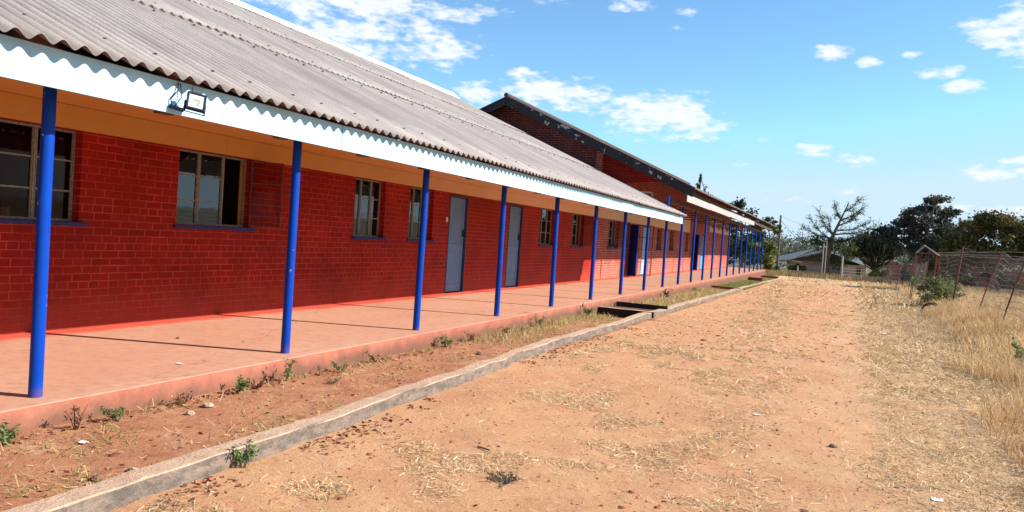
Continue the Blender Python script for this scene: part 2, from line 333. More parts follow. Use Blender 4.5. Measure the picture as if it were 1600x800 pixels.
c = n.mix(n.math('MULTIPLY', n.ramp(fine, [(.56, 0.), (.66, 1.)]), .7), c, (.26, .11, .06))
c = n.mix(n.math('MULTIPLY', n.ramp(grain, [(.60, 0.), (.70, 1.)]), .5), c, (.15, .06, .035))
n.col(c); n.set(Roughness=.95)
n.bump(n.math('ADD', n.math('MULTIPLY', fine, 1.0), n.math('MULTIPLY', grain, .35)), .75, .022)
M['earth'] = n.m

def leafm(name, cols, trans=.25):
    """cols: list of colours picked per face by a random attribute"""
    m, t = mat(name); o = t.nodes.new('ShaderNodeOutputMaterial')
    at = t.nodes.new('ShaderNodeAttribute'); at.attribute_name = 'rnd'
    rp = t.nodes.new('ShaderNodeValToRGB'); rp.color_ramp.interpolation = 'LINEAR'
    e = rp.color_ramp.elements
    while len(e) < len(cols): e.new(.5)
    for i, c in enumerate(cols): e[i].position = i/(len(cols)-1); e[i].color = (*c, 1)
    t.links.new(at.outputs['Fac'], rp.inputs[0])
    d = t.nodes.new('ShaderNodeBsdfDiffuse'); tr = t.nodes.new('ShaderNodeBsdfTranslucent'); g = t.nodes.new('ShaderNodeBsdfGlossy'); g.inputs['Roughness'].default_value = .45
    g.inputs[0].default_value = (.8, .8, .8, 1)
    mx = t.nodes.new('ShaderNodeMixShader'); mx.inputs[0].default_value = trans
    m2 = t.nodes.new('ShaderNodeMixShader'); m2.inputs[0].default_value = .012
    t.links.new(rp.outputs[0], d.inputs[0]); t.links.new(rp.outputs[0], tr.inputs[0])
    t.links.new(d.outputs[0], mx.inputs[1]); t.links.new(tr.outputs[0], mx.inputs[2])
    t.links.new(mx.outputs[0], m2.inputs[1]); t.links.new(g.outputs[0], m2.inputs[2]); t.links.new(m2.outputs[0], o.inputs[0])
    return m
M['leaf_dark'] = leafm('dark_leaf', [(.022, .035, .020), (.045, .062, .030), (.075, .085, .045)])
M['leaf_mauve'] = leafm('dusky_leaf', [(.040, .048, .042), (.078, .084, .068), (.13, .125, .09)])
M['leaf_mid'] = leafm('mid_leaf', [(.04, .065, .02), (.085, .12, .04), (.14, .16, .06)])
M['leaf_gate'] = leafm('pale_bush_leaf', [(.09, .12, .05), (.17, .20, .09), (.28, .29, .14)])
M['leaf_olive'] = leafm('olive_leaf', [(.05, .06, .02), (.10, .105, .035), (.18, .14, .05)])
M['leaf_yellow'] = leafm('yellow_green_leaf', [(.06, .09, .02), (.14, .18, .05), (.30, .28, .06)])
M['leaf_weed'] = leafm('weed_leaf', [(.05, .09, .03), (.11, .18, .05), (.22, .28, .10)])
M['leaf_dry'] = leafm('dead_leaf', [(.10, .038, .026), (.23, .09, .055), (.40, .21, .12)], .1)
M['straw'] = leafm('dry_grass', [(.34, .20, .09), (.58, .43, .24), (.76, .62, .40)], .2)
M['straw_tall'] = leafm('tall_dry_grass', [(.36, .19, .09), (.56, .37, .18), (.76, .58, .33), (.42, .34, .14)], .35)
M['straw_brown'] = leafm('brown_dry_grass', [(.15, .09, .045), (.27, .18, .09), (.42, .31, .17), (.20, .18, .08)], .25)
M['bed_grass'] = leafm('bed_grass', [(.58, .42, .22), (.46, .36, .16), (.20, .24, .08)], .3)
M['green_grass'] = leafm('green_grass', [(.13, .17, .04), (.24, .27, .07), (.38, .34, .12)], .3)
M['euph'] = leafm('euphorbia_green', [(.018, .028, .020), (.035, .048, .030), (.055, .065, .04)], .0)
M['hill_leaf'] = leafm('hill_leaf', [(.06, .075, .05), (.095, .11, .075), (.14, .14, .10)])

# ------------------------------------------------------------------ mesh helpers
class MB:
    def __init__(s): s.v = []; s.f = []; s.mi = []; s.sm = []; s.k = 0
    def add(s, v, f, mi=0, sm=False):
        b = len(s.v); s.v += [tuple(map(float, p)) for p in v]
        for q in f: s.f.append(tuple(i+b for i in q)); s.mi.append(mi); s.sm.append(sm)
        return s
    def box(s, x0, x1, y0, y1, z0, z1, mi=0):
        v = [(x, y, z) for x in (x0, x1) for y in (y0, y1) for z in (z0, z1)]
        return s.add(v, [(0, 1, 3, 2), (4, 6, 7, 5), (0, 4, 5, 1), (2, 3, 7, 6), (0, 2, 6, 4), (1, 5, 7, 3)], mi)
    def beam(s, a, b, w, h, mi=0, up=(0, 0, 1)):
        """box section w x h along a->b"""
        a = Vector(a); b = Vector(b); d = (b-a).normalized(); r = d.cross(Vector(up)).normalized(); u = r.cross(d)
        v = []
        for p in (a, b):
            for i, j in ((-1, -1), (1, -1), (1, 1), (-1, 1)): v.append(p + r*(i*w/2) + u*(j*h/2))
        return s.add(v, [(0, 1, 2, 3), (7, 6, 5, 4), (0, 4, 5, 1), (1, 5, 6, 2), (2, 6, 7, 3), (3, 7, 4, 0)], mi)
    def tube(s, pts, rad, n=8, mi=0, cap=True, sm=True):
        pts = [Vector(p) for p in pts]
        if not hasattr(rad, '__len__'): rad = [rad]*len(pts)
        v = []; f = []; prev = None
        for i, p in enumerate(pts):
            d = (pts[min(i+1, len(pts)-1)] - pts[max(i-1, 0)])
            d = d.normalized() if d.length > 1e-9 else Vector((0, 0, 1))
            r = d.cross(Vector((0, 0, 1)) if abs(d.z) < .9 else Vector((1, 0, 0))).normalized()
            if prev is not None:
                r = (prev - d*prev.dot(d)); r = r.normalized() if r.length > 1e-6 else d.orthogonal().normalized()
            prev = r; u = d.cross(r)
            for k in range(n):
                a = 2*math.pi*k/n; v.append(p + r*(math.cos(a)*rad[i]) + u*(math.sin(a)*rad[i]))
        for i in range(len(pts)-1):
            for k in range(n):
                f.append((i*n+k, i*n+(k+1) % n, (i+1)*n+(k+1) % n, (i+1)*n+k))
        s.add(v, f, mi, sm)
        if cap and n > 2:
            s.add(v[:n], [tuple(range(n-1, -1, -1))], mi); s.add(v[-n:], [tuple(range(n))], mi)
        return s
    def build(s, name, mats, parent=None, bevel=0):
        me = bpy.data.meshes.new(name); me.from_pydata(s.v, [], s.f)
        for m in (mats if isinstance(mats, (list, tuple)) else [mats]): me.materials.append(m)
        me.polygons.foreach_set('material_index', s.mi); me.polygons.foreach_set('use_smooth', s.sm); me.update()
        o = bpy.data.objects.new(name, me); C.objects.link(o)
        if parent is not None: o.parent = parent; o.location = -pw(parent)
        if bevel:
            b = o.modifiers.new('bevel', 'BEVEL'); b.width = bevel; b.segments = 2; b.limit_method = 'ANGLE'
        return o
def pw(o):
    v = Vector(o.location)
    while o.parent is not None: o = o.parent; v = v + o.location
    return v
def tag(o, label, cat, group=None, kind=None):
    o['label'] = label; o['category'] = cat
    if group: o['group'] = group
    if kind: o['kind'] = kind
    return o
def struct(o): o['kind'] = 'structure'; return o
def empty(name, loc, label, cat, group=None):
    o = bpy.data.objects.new(name, None); o.empty_display_size = .2; C.objects.link(o); o.location = loc
    return tag(o, label, cat, group)

def np_mesh(name, V, F, m, parent=None, rnd=None, world=True):
    """V (n,3), F (m,4) quads; rnd per face"""
    me = bpy.data.meshes.new(name); k = F.shape[1]
    me.vertices.add(len(V)); me.vertices.foreach_set('co', np.ascontiguousarray(V, dtype=np.float32).ravel())
    me.loops.add(F.size); me.loops.foreach_set('vertex_index', np.ascontiguousarray(F, dtype=np.int32).ravel())
    me.polygons.add(len(F)); me.polygons.foreach_set('loop_start', np.arange(0, F.size, k, dtype=np.int32))
    me.materials.append(m); me.update(calc_edges=True)
    if rnd is not None:
        a = me.attributes.new('rnd', 'FLOAT', 'FACE'); a.data.foreach_set('value', np.ascontiguousarray(rnd, dtype=np.float32))
    o = bpy.data.objects.new(name, me); C.objects.link(o)
    if parent is not None: o.parent = parent; o.location = -pw(parent)
    return o

def leaves(P, size, flat=.0, up=None, aspect=1.8, val=None):
    """quads (folded leaf clumps) at P, random orientation; returns V,F,rnd"""
    n = len(P); A = rng.normal(size=(n, 3)); A[:, 2] *= (1-flat); A /= np.linalg.norm(A, axis=1)[:, None]
    B = rng.normal(size=(n, 3)); B[:, 2] *= (1-flat); B -= (A*B).sum(1)[:, None]*A; B /= np.linalg.norm(B, axis=1)[:, None]
    s = (size*rng.uniform(.6, 1.3, n))[:, None]
    a = A*s; b = B*s/aspect
    V = np.stack([P-a, P-b*.9+a*.1, P+a, P+b*.9+a*.1], 1).reshape(-1, 3)
    F = np.arange(n*4).reshape(-1, 4)
    r = rng.uniform(0, 1, n) if val is None else np.clip(val + rng.normal(0, .18, n), 0, 1)
    return V, F, r

def blades(P, h, w, lean=.35, val=None, bend=.5):
    """upright grass blades: 2 quads each, tapering"""
    n = len(P); h = h*rng.uniform(.5, 1.25, n); a = rng.uniform(0, 2*np.pi, n)
    d = np.stack([np.cos(a), np.sin(a), np.zeros(n)], 1); s = np.stack([-np.sin(a), np.cos(a), np.zeros(n)], 1)
    a2 = a + rng.normal(0, .9, n); d = np.stack([np.cos(a2), np.sin(a2), np.zeros(n)], 1)
    L = (lean*rng.uniform(.2, 1.6, n)*h)[:, None]; hh = h[:, None]; w = (w*rng.uniform(.6, 1.3, n))[:, None]; up = np.array([0, 0, 1.])
    p0 = P; p1 = P + d*L*.35 + up*hh*.55; p2 = P + d*L + up*hh*(1-.25*bend)
    V = np.stack([p0-s*w, p0+s*w, p1-s*w*.75, p1+s*w*.75, p2-s*w*.15, p2+s*w*.15], 1).reshape(-1, 3)
    b = (np.arange(n)*6)[:, None]; F = np.concatenate([b+np.array([0, 1, 3, 2]), b+np.array([2, 3, 5, 4])], 1).reshape(-1, 4)
    r = rng.uniform(0, 1, n) if val is None else np.clip(val + rng.normal(0, .2, n), 0, 1)
    return V, F, np.repeat(r, 2)
def flats(P, L, w, tilt=.25, val=None):
    """straws lying on the ground"""
    n = len(P); a = rng.uniform(0, 2*np.pi, n); L = (L*rng.uniform(.3, 1.4, n))[:, None]; w = (w*rng.uniform(.6, 1.4, n))[:, None]
    d = np.stack([np.cos(a), np.sin(a), rng.normal(0, tilt, n)], 1); s = np.stack([-np.sin(a), np.cos(a), rng.normal(0, .5, n)], 1)
    c = P + np.array([0, 0, 1.])*(np.abs(d[:, 2:3])*L*.5 + .004)
    V = np.stack([c-d*L/2-s*w, c-d*L/2+s*w, c+d*L/2+s*w, c+d*L/2-s*w], 1).reshape(-1, 3)
    F = np.arange(n*4).reshape(-1, 4); r = rng.uniform(0, 1, n) if val is None else np.clip(val + rng.normal(0, .2, n), 0, 1)
    return V, F, r
def cat(parts):
    V = []; F = []; Rr = []; b = 0
    for v, f, r in parts: V.append(v); F.append(f+b); Rr.append(r); b += len(v)
    return np.concatenate(V), np.concatenate(F), np.concatenate(Rr)

# value noise on the ground plane
_g = rng.uniform(-1, 1, (256, 256))
def vn(x, y, s):
    x = np.asarray(x)*s; y = np.asarray(y)*s; xi = np.floor(x).astype(int); yi = np.floor(y).astype(int); fx = x-xi; fy = y-yi
    fx = fx*fx*(3-2*fx); fy = fy*fy*(3-2*fy); g = lambda i, j: _g[i % 256, j % 256]
    return (g(xi, yi)*(1-fx)+g(xi+1, yi)*fx)*(1-fy)+(g(xi, yi+1)*(1-fx)+g(xi+1, yi+1)*fx)*fy
def G(x, y):
    """terrain height"""
    x = np.asarray(x, float); y = np.asarray(y, float)
    z = np.interp(y, [-50, 3, 60, 78, 105, 160, 260, 420, 900], [-.12, -.15, -.535, -.68, -1.35, -1.6, 2.0, 5.5, 5.0])
    z = z + np.where(y > 150, (x+5)*-.0, 0)
    near = np.clip((70-y)/70, 0, 1)
    z = z + .018*vn(x, y, 1.1)*near + .008*vn(x+9, y, 4.3)*near + .004*vn(x, y+5, 11.)*np.clip((20-y)/20, 0, 1)
    bank = np.clip((x-(1.7+.03*y))/1.0, 0, 1)*np.clip((60-y)/30, 0, 1); z = z + .06*bank
    # worn dip inside the beds against the first cross wall
    bed = ((x < -3.55) & (x > -5.0)); z = z - .09*bed*np.exp(-((y-16.0)/.7)**2)
    return z

# ------------------------------------------------------------------ ground
xs = np.unique(np.concatenate([np.linspace(-5.2, 3.4, 150), np.linspace(3.4, 14, 40), np.linspace(14, 120, 40), np.linspace(120, 1500, 12), np.linspace(-30, -5.2, 24), np.linspace(-1500, -30, 20)]))
ys = np.unique(np.concatenate([np.linspace(-6, 2, 16), np.linspace(2, 12, 170), np.linspace(12, 30, 130), np.linspace(30, 80, 110), np.linspace(80, 260, 60), np.linspace(260, 2500, 24), np.linspace(-400, -6, 8)]))
X, Y = np.meshgrid(xs, ys, indexing='ij'); Z = G(X, Y)
V = np.stack([X, Y, Z], -1).reshape(-1, 3); ny = len(ys)
i, j = np.meshgrid(np.arange(len(xs)-1), np.arange(ny-1), indexing='ij'); q = (i*ny+j).ravel()
F = np.stack([q, q+ny, q+ny+1, q+1], 1)
gr = np_mesh('ground', V, F, M['earth']); gr.data.polygons.foreach_set('use_smooth', np.ones(len(F), bool)); struct(gr)

# verandah floor slab
XW = -7.60; XP = -5.015; XS = -4.77; XF = -4.60
m = MB()
yy = [-4]+[2+.5*k for k in range(0, 119)]+[61.3]
for a, b in zip(yy[:-1], yy[1:]):
    ja = .006*math.sin(a*3.1)+.005*math.sin(a*7.7); jb = .006*math.sin(b*3.1)+.005*math.sin(b*7.7)
    m.add([(-8.2, a, 0), (XS-.035, a, 0), (XS-.035, b, 0), (-8.2, b, 0)], [(0, 1, 2, 3)])
    m.add([(XS-.035, a, 0), (XS+ja-.008, a, -.012), (XS+jb-.008, b, -.012), (XS-.035, b, 0)], [(0, 1, 2, 3)])
    m.add([(XS+ja-.008, a, -.012), (XS+ja+.012, a, -1.1), (XS+jb+.012, b, -1.1), (XS+jb-.008, b, -.012)], [(0, 1, 2, 3)])
m.add([(XS, 61.3, 0), (XS, 61.3, -1.1), (-8.2, 61.3, -1.1), (-8.2, 61.3, 0)], [(0, 1, 2, 3)])
slab = struct(m.build('verandah_pavement', M['floor']))

# kerb
KP = [(-6, -3.25, .15), (2.0, -3.27, .16), (3.4, -3.29, .155), (4.5, -3.31, .15), (6.5, -3.39, .15), (8.5, -3.50, .15), (11, -3.57, .15), (14, -3.60, .16), (16.6, -3.64, .17), (18, -3.60, .2), (25, -3.62, .2), (34, -3.62, .2), (46, -3.55, .2), (58.3, -3.42, .22)]
def kc(y): return float(np.interp(y, [k[0] for k in KP], [k[1] for k in KP])), float(np.interp(y, [k[0] for k in KP], [k[2] for k in KP]))
m = MB(); prev = None
for y in list(np.arange(-6, 14, .16))+list(np.arange(14, 58.4, .4)):
    x, w = kc(y); x += .010*vn(0, y, 2.0)+.009*vn(3, y, 6); base = float(G(-3.0, y)); t = base+.105+.010*vn(7, y, 1.3)
    o_ = .012*vn(20, y, 3.); cr = .005+.005*abs(vn(40, y, 5.))
    ring = [(x-w/2, y, base-.3), (x-w/2, y, t-.01), (x-w/2+.014, y, t+.002*vn(1, y, 9)), (x+w/2-cr, y, t), (x+w/2+o_*.5, y, t-cr), (x+w/2+.015+o_, y, base-.3)]
    if prev:
        for k in range(5): m.add([prev[k], ring[k], ring[k+1], prev[k+1]], [(3, 2, 1, 0)])
    else: first = ring
    prev = ring
m.add(prev, [tuple(range(6))])
struct(m.build('kerb', M['kerb']))

# ------------------------------------------------------------------ building pieces
def wall_x(mb, xf, xb, y0, y1, z0, z1, ops, mi=0, topf=None):
    """wall facing +X with openings (y0,y1,z0,z1); front, back, reveals"""
    ys_ = sorted({y0, y1, *[o[0] for o in ops], *[o[1] for o in ops]}); zs_ = sorted({z0, z1, *[o[2] for o in ops], *[o[3] for o in ops]})
    ys_ = [v for v in ys_ if y0 <= v <= y1]; zs_ = [v for v in zs_ if z0 <= v <= z1]
    for a, b in zip(ys_[:-1], ys_[1:]):
        for c, d in zip(zs_[:-1], zs_[1:]):
            my, mz = (a+b)/2, (c+d)/2
            if any(o[0] < my < o[1] and o[2] < mz < o[3] for o in ops): continue
            mb.add([(xf, a, c), (xf, b, c), (xf, b, d), (xf, a, d)], [(0, 1, 2, 3)], mi)
            mb.add([(xb, a, c), (xb, b, c), (xb, b, d), (xb, a, d)], [(3, 2, 1, 0)], mi)
    for a, b, c, d in ops:
        for q in ([(xf, a, c), (xf, a, d), (xb, a, d), (xb, a, c)], [(xf, b, c), (xb, b, c), (xb, b, d), (xf, b, d)],
                  [(xf, a, c), (xb, a, c), (xb, b, c), (xf, b, c)], [(xf, a, d), (xf, b, d), (xb, b, d), (xb, a, d)]):
            mb.add(q, [(0, 1, 2, 3)], mi)
    mb.add([(xf, y0, z0), (xf, y0, z1), (xb, y0, z1), (xb, y0, z0)], [(0, 1, 2, 3)], mi)
    mb.add([(xf, y1, z0), (xf, y1, z1), (xb, y1, z1), (xb, y1, z0)], [(3, 2, 1, 0)], mi)

def roof_rows(mb, y0, y1, rows, z_at, sgn, pitch, amp=.0235, per=.146, seg=10, t=.007, jit=True):
    """corrugated sheets, rows = [(x_low, x_high)], z_at(x,y) plane height"""
    nyv = int((y1-y0)/per*seg)+1; Yv = np.linspace(y0, y1, nyv); sheet = np.floor((Yv-y0)/(per*7)).astype(int)
    for ri, (xa, xb) in enumerate(rows):
        jx = np.array([random.uniform(-.012, .012) for _ in range(sheet.max()+1)])[sheet]*(1 if jit else 0)
        jz = np.array([random.uniform(-.002, .006) for _ in range(sheet.max()+1)])[sheet]*(1 if jit else 0)
        wav = amp*np.cos(2*np.pi*(Yv-y0)/per)
        lift = .010*(len(rows)-1-ri)*0 + .004
        nx = 5; tops = []
        for k in range(nx):
            f = k/(nx-1); x = xa+(xb-xa)*f; xx = x + (jx if k == 0 else 0)
            zz = z_at(x, Yv) + wav + jz + lift + (.016*(1-f))
            tops.append(np.stack([np.full(nyv, 0.)+xx, Yv, zz], 1))
        base = len(mb.v)
        for arr in tops: mb.v += [tuple(p) for p in arr]
        for arr in tops: mb.v += [(p[0], p[1], p[2]-t) for p in arr]
        o2 = nx*nyv
        for k in range(nx-1):
            for q in range(nyv-1):
                a = base+k*nyv+q; f4 = (a, a+1, a+nyv+1, a+nyv) if sgn > 0 else (a, a+nyv, a+nyv+1, a+1)
                mb.f.append(f4); mb.mi.append(0); mb.sm.append(True)
                mb.f.append(tuple(i+o2 for i in reversed(f4))); mb.mi.append(1); mb.sm.append(True)
        for q in range(nyv-1):
            a = base+q; mb.f.append((a, a+o2, a+o2+1, a+1) if sgn > 0 else (a+1, a+o2+1, a+o2, a)); mb.mi.append(1 if ri else 0); mb.sm.append(False)
        for k in range(nx-1):
            for q in (0, nyv-1):
                a = base+k*nyv+q; mb.f.append((a, a+nyv, a+nyv+o2, a+o2)); mb.mi.append(0); mb.sm.append(False)

def window(parent, y0, y1, z0, z1, sashes, open_last=0., glass='glass', swing=60, label=None, curtains=False):
    """steel casement set .10 behind the wall face; sashes = number; open_last width of an outward opened sash"""
    xf = XW-.11; m = MB(); fr = .026
    m.box(xf-.035, xf, y0, y1, z1-fr, z1-.002); m.box(xf-.035, xf, y0, y1, z0+.002, z0+fr)
    m.box(xf-.036, xf+.001, y0, y0+fr, z0+fr, z1-fr); m.box(xf-.036, xf+.001, y1-fr, y1, z0+fr, z1-fr)
    wd = (y1-y0)/sashes
    for k in range(1, sashes): m.box(xf-.037, xf+.006, y0+k*wd-.012, y0+k*wd+.012, z0+fr, z1-fr)
    n_closed = sashes-1 if open_last else sashes
    for k in range(n_closed):
        a = y0+k*wd+(.018 if k else fr); b = y0+(k+1)*wd-(.018 if k < sashes-1 else fr)
        for f in (1/3, 2/3): m.box(xf-.028, xf-.004, a, b, z0+(z1-z0)*f-.009, z0+(z1-z0)*f+.009)
        m.box(xf-.025, xf+.004, a, a+.009, z0+fr, z1-fr); m.box(xf-.025, xf+.004, b-.009, b, z0+fr, z1-fr)
    w = m.build('window', M['frame_grey'], parent)
    for k in range(n_closed):
        a = y0+k*wd+.02; b = y0+(k+1)*wd-.02
        MB().box(xf-.018, xf-.014, a, b, z0+.02, z1-.02).build('pane', M[glass], w)
    MB().box(XW-.125, XW+.05, y0-.05, y1+.07, z0-.045, z0-.002).build('sill', M['sill_blue'], w, .004)
    if open_last:
        a = R(swing); hx, hy = XW+.01, y1-.03; ww = open_last
        def P(u, z, o=0): return (hx+u*math.sin(a)+o*math.cos(a), hy+u*math.cos(a)-o*math.sin(a), z)
        m = MB(); zz0, zz1 = z0+.03, z1-.03
        for u in (0.01, ww): m.beam(P(u, zz0), P(u, zz1), .018, .018, up=(1, 0, 0))
        for z in (zz0, zz0+(zz1-zz0)/3, zz0+(zz1-zz0)*2/3, zz1): m.beam(P(0, z), P(ww, z), .015, .015)
        s = m.build('open_sash', M['sash_dark'], w)
        g = MB(); g.add([P(.01, zz0), P(ww, zz0), P(ww, zz1), P(.01, zz1)], [(0, 1, 2, 3)]); g.build('sash_pane', M['glass_dusty'], w)
    return w

def door(parent, y0, y1, z1, mt, kind='panel', inset=.05, light_edge=False, label=None):
    m = MB(); x = XW-inset
    m.box(x-.05, XW+.006, y0, y0+.04, 0.002, z1); m.box(x-.05, XW+.006, y1-.04, y1, 0.002, z1); m.box(x-.05, XW+.006, y0+.04, y1-.04, z1-.04, z1)
    fr = m.build('door_frame', M['door_edge'], parent, .004)
    m = MB(); a, b = y0+.045, y1-.045; z0 = .02; t = z1-.045
    m.box(x-.04, x-.015, a, b, z0, t)
    for (c, d, e, f) in ((a, b, z0, z0+.16), (a, b, t-.12, t), (a, b, .93, 1.06)): m.box(x-.018, x, c, d, e, f)
    for (c, d) in ((a, a+.095), (b-.095, b)):
        for e, f in ((z0+.16, .93), (1.06, t-.12)): m.box(x-.018, x-.0005, c, d, e, f)
    k = 5; wd = (b-a-.19)/k
    for q in range(k):
        for e, f in ((z0+.16, .93), (1.06, t-.12)): m.box(x-.02, x-.009, a+.095+q*wd+.004, a+.095+(q+1)*wd-.004, e+.004, f-.004)
    d = m.build('door', mt, parent, .003)
    if label: d['label'] = label
    m = MB(); m.box(x, x+.012, b-.075, b-.03, 1.22, 1.38); m.tube([(x+.03, b-.05, 1.36), (x+.06, b-.05, 1.36)], .012, 8); m.tube([(x+.055, b-.05, 1.36), (x+.055, b-.15, 1.355)], .009, 8)
    m.box(x+.012, x+.035, b-.07, b-.035, 1.24, 1.30)
    m.build('handle', M['black'], d)
    for z in (.3, 1.75): MB().box(x, x+.008, a-.02, a+.06, z, z+.07).build('hinge', M['black'], d)
    return d

# ------------------------------------------------------------------ building 1
Y0, Y1E = -4.0, 25.15
PI1 = .447
def z1at(x, y): return 2.325+PI1*(-4.5-x)+0*y
B1 = empty('school_building', (-7.6, 10, 0), 'long red brick classroom block nearest the camera with grey corrugated roof and pale blue fascia', 'building')
win1 = [(4.05, 5.88, 1.16, 2.145), (7.22, 8.52, 1.19, 2.145), (11.05, 12.0, 1.13, 2.145), (12.88, 13.82, 1.13, 2.145), (19.98, 21.2, 1.13, 2.145), (22.8, 24.0, 1.13, 2.145)]
win1b = (1.2, 2.9, 1.16, 2.145)
doors1 = [(14.53, 15.42, 0, 2.12), (17.78, 18.68, 0, 2.12)]
m = MB(); wall_x(m, XW, XW-.23, Y0, 25.6, 0, 2.15, win1+[win1b]+[(a, b, c, d) for a, b, c, d in doors1])
m.build('wall', M['wall_red'], B1)
m = MB()
ymin = Y0
while ymin < 25.6:      # ring beam, cast in lengths
    m.box(XW-.23, XW+.012, ymin, min(ymin+6, 25.6)-.004, 2.152, 2.40); ymin += 6
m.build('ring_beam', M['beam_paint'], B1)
m = MB()
yb = Y0
while yb < 25.1:
    m.box(-7.62, -5.3, yb, min(yb+2.4, 25.1)-.006, 2.405, 2.415); yb += 2.4
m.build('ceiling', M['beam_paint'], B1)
m = MB(); m.box(-15.3, -15.1, Y0, 25.6, -.3, 5.2); m.box(-15.1, XW-.24, Y0, Y0+.2, -.3, 2.6)
for yy_ in (6.6, 10.2, 14.2, 22.0): m.box(-15.08, XW-.24, yy_-.06, yy_+.06, 0, 2.6)
m.box(-15.09, XW-.24, Y0+.2, 25.5, -.05, -.01); m.box(-15.09, XW-.24, Y0+.2, 25.5, 2.62, 2.66)
m.build('inner_wall', M['inside'], B1)
# roof
RX1 = -13.3
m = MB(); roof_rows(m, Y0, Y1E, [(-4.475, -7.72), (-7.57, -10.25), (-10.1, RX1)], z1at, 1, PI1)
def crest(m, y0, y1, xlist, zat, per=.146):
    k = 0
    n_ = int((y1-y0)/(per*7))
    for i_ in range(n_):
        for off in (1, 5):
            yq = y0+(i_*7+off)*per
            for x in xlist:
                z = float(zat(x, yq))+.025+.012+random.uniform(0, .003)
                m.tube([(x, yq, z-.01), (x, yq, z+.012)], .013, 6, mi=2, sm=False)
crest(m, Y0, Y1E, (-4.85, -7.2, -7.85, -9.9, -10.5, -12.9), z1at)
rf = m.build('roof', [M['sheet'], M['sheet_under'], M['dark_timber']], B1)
m = MB()
def z1b(x, y): return float(z1at(RX1, 0))-PI1*(RX1-x)
m.add([(RX1, Y0, z1at(RX1, 0)+.02), (RX1, Y1E, z1at(RX1, 0)+.02), (-22, Y1E, z1b(-22, 0)), (-22, Y0, z1b(-22, 0))], [(0, 1, 2, 3)])
m.build('rear_roof', M['sheet'], B1)
m = MB(); yr = Y0; zr = float(z1at(RX1, 0))
while yr < Y1E-.1:
    e = min(yr+1.2, Y1E); up = random.uniform(0, .008)
    m.tube([(RX1, yr, zr+.055+up), (RX1, e-.01, zr+.055+up)], .075, 10, sm=True)
    m.add([(RX1+.05, yr, zr+.10), (RX1+.30, yr, zr-.098+up), (RX1+.30, e-.01, zr-.098+up), (RX1+.05, e-.01, zr+.10)], [(0, 1, 2, 3)])
    m.add([(RX1-.05, yr, zr+.10), (RX1-.30, yr, zr-.058+up), (RX1-.30, e-.01, zr-.058+up), (RX1-.05, e-.01, zr+.10)], [(3, 2, 1, 0)])
    yr += 1.2
m.build('ridge_cap', M['ridge'], rf)
# fascia in boards with butt joints
m = MB(); fb = Y0
for e in (1.5, 6.4, 12.05, 17.4, 21.6, 25.02):
    d = random.uniform(-.004, .004); m.box(XF-.022+d, XF+d, fb+.002, e-.003, 2.068, 2.315); fb = e
m.build('fascia', M['fascia'], B1, .002)
for k in range(22):
    m = MB(); y = -2.9+1.3*k
    m.beam((XF-.07, y, z1at(XF-.04, 0)-.17), (-7.58, y, z1at(-7.58, 0)-.15), .05, .11)
    m.build('rafter', M['brown_timber'], B1)
for k in range(21):
    m = MB(); y = -2.3+1.3*k; m.box(XF-.10, XF-.024, y, y+.12, 2.058, 2.09)
    m.build('rafter_foot', M['brown_timber'], B1)
# windows and doors
w0 = window(B1, *win1[0], 4, label=None, glass='glass_dusty'); window(B1, *win1b, 4)
window(B1, *win1[1], 3, open_last=.43, swing=62)
window(B1, *win1[2], 3); window(B1, *win1[3], 3); window(B1, *win1[4], 3); window(B1, *win1[5], 3, open_last=.42, swing=75)
MB().box(XW-.20, XW-.117, 8.50, 8.519, 1.2, 2.14).build('reveal', M['plaster_orange'], B1)
door(B1, *doors1[0][:2], 2.11, M['door_pale'], label='grey blue door with black lock nearer the window pair'); door(B1, *doors1[1][:2], 2.11, M['door_pale'], label='grey blue door farther along the brick wall')
m = MB(); m.box(XW, XW+.012, 14.40, 14.47, 1.52, 1.62); sw = m.build('light_switch', M['white_metal'], B1, .003)
m = MB(); m.box(XW+.012, XW+.018, 14.42, 14.45, 1.555, 1.585); m.build('rocker', M['paper'], sw)

# ------------------------------------------------------------------ building 2
Y2 = 25.0; Y2E = 61.4
PI2 = .441; RX2 = -11.1
def z2at(x, y): return 3.235+PI2*(-4.35-x)+.003*(y-25)
B2 = empty('school_building', (-7.6, 44, 0), 'taller red brick classroom block behind with open brick gable, its lower wall in sun', 'building')
win2 = [(27.0, 28.35, 1.13, 2.13), (35.2, 36.25, 1.13, 2.13), (38.2, 39.2, 1.13, 2.13), (42.55, 43.4, 1.13, 2.13)]
doors2 = [(30.15, 31.05, 0, 2.12), (32.35, 33.45, 0, 2.12), (45.1, 46.2, 0, 2.12), (48.05, 49.7, 0, 2.14)]
vents = [(51.9, 53.1, 2.68, 2.98), (54.6, 55.6, 2.68, 2.98), (56.3, 57.5, 2.68, 2.98), (58.9, 60.1, 2.68, 2.98)]
m = MB()
wall_x(m, XW, XW-.23, 25.6, Y2E, 0, 2.15, win2+doors2)
wall_x(m, XW, XW-.23, 43.6, 50.9, 2.15, 4.55, [])
wall_x(m, XW, XW-.23, 50.9, Y2E, 2.15, 2.42, []); wall_x(m, XW, XW-.23, 50.9, Y2E, 3.2, 4.55, [])
wall_x(m, XW, XW-.23, 25.6, 43.6, 3.0, 4.55, [])
m.build('wall', M['wall_red_lit'], B2)
m = MB(); wall_x(m, XW+.012, XW-.23, 25.6, 43.6, 2.151, 2.999, []); m.build('plaster_band', M['beam_paint'], B2)
m = MB(); wall_x(m, XW+.01, XW-.20, 50.9, Y2E-.002, 2.421, 3.199, vents); m.build('vent_panel', M['plaster_cream'], B2)
m = MB(); m.box(-14.6, -14.4, 25.8, Y2E, -.5, 4.7); m.box(-14.4, XW-.24, Y2E-.25, Y2E, -.5, 4.6)
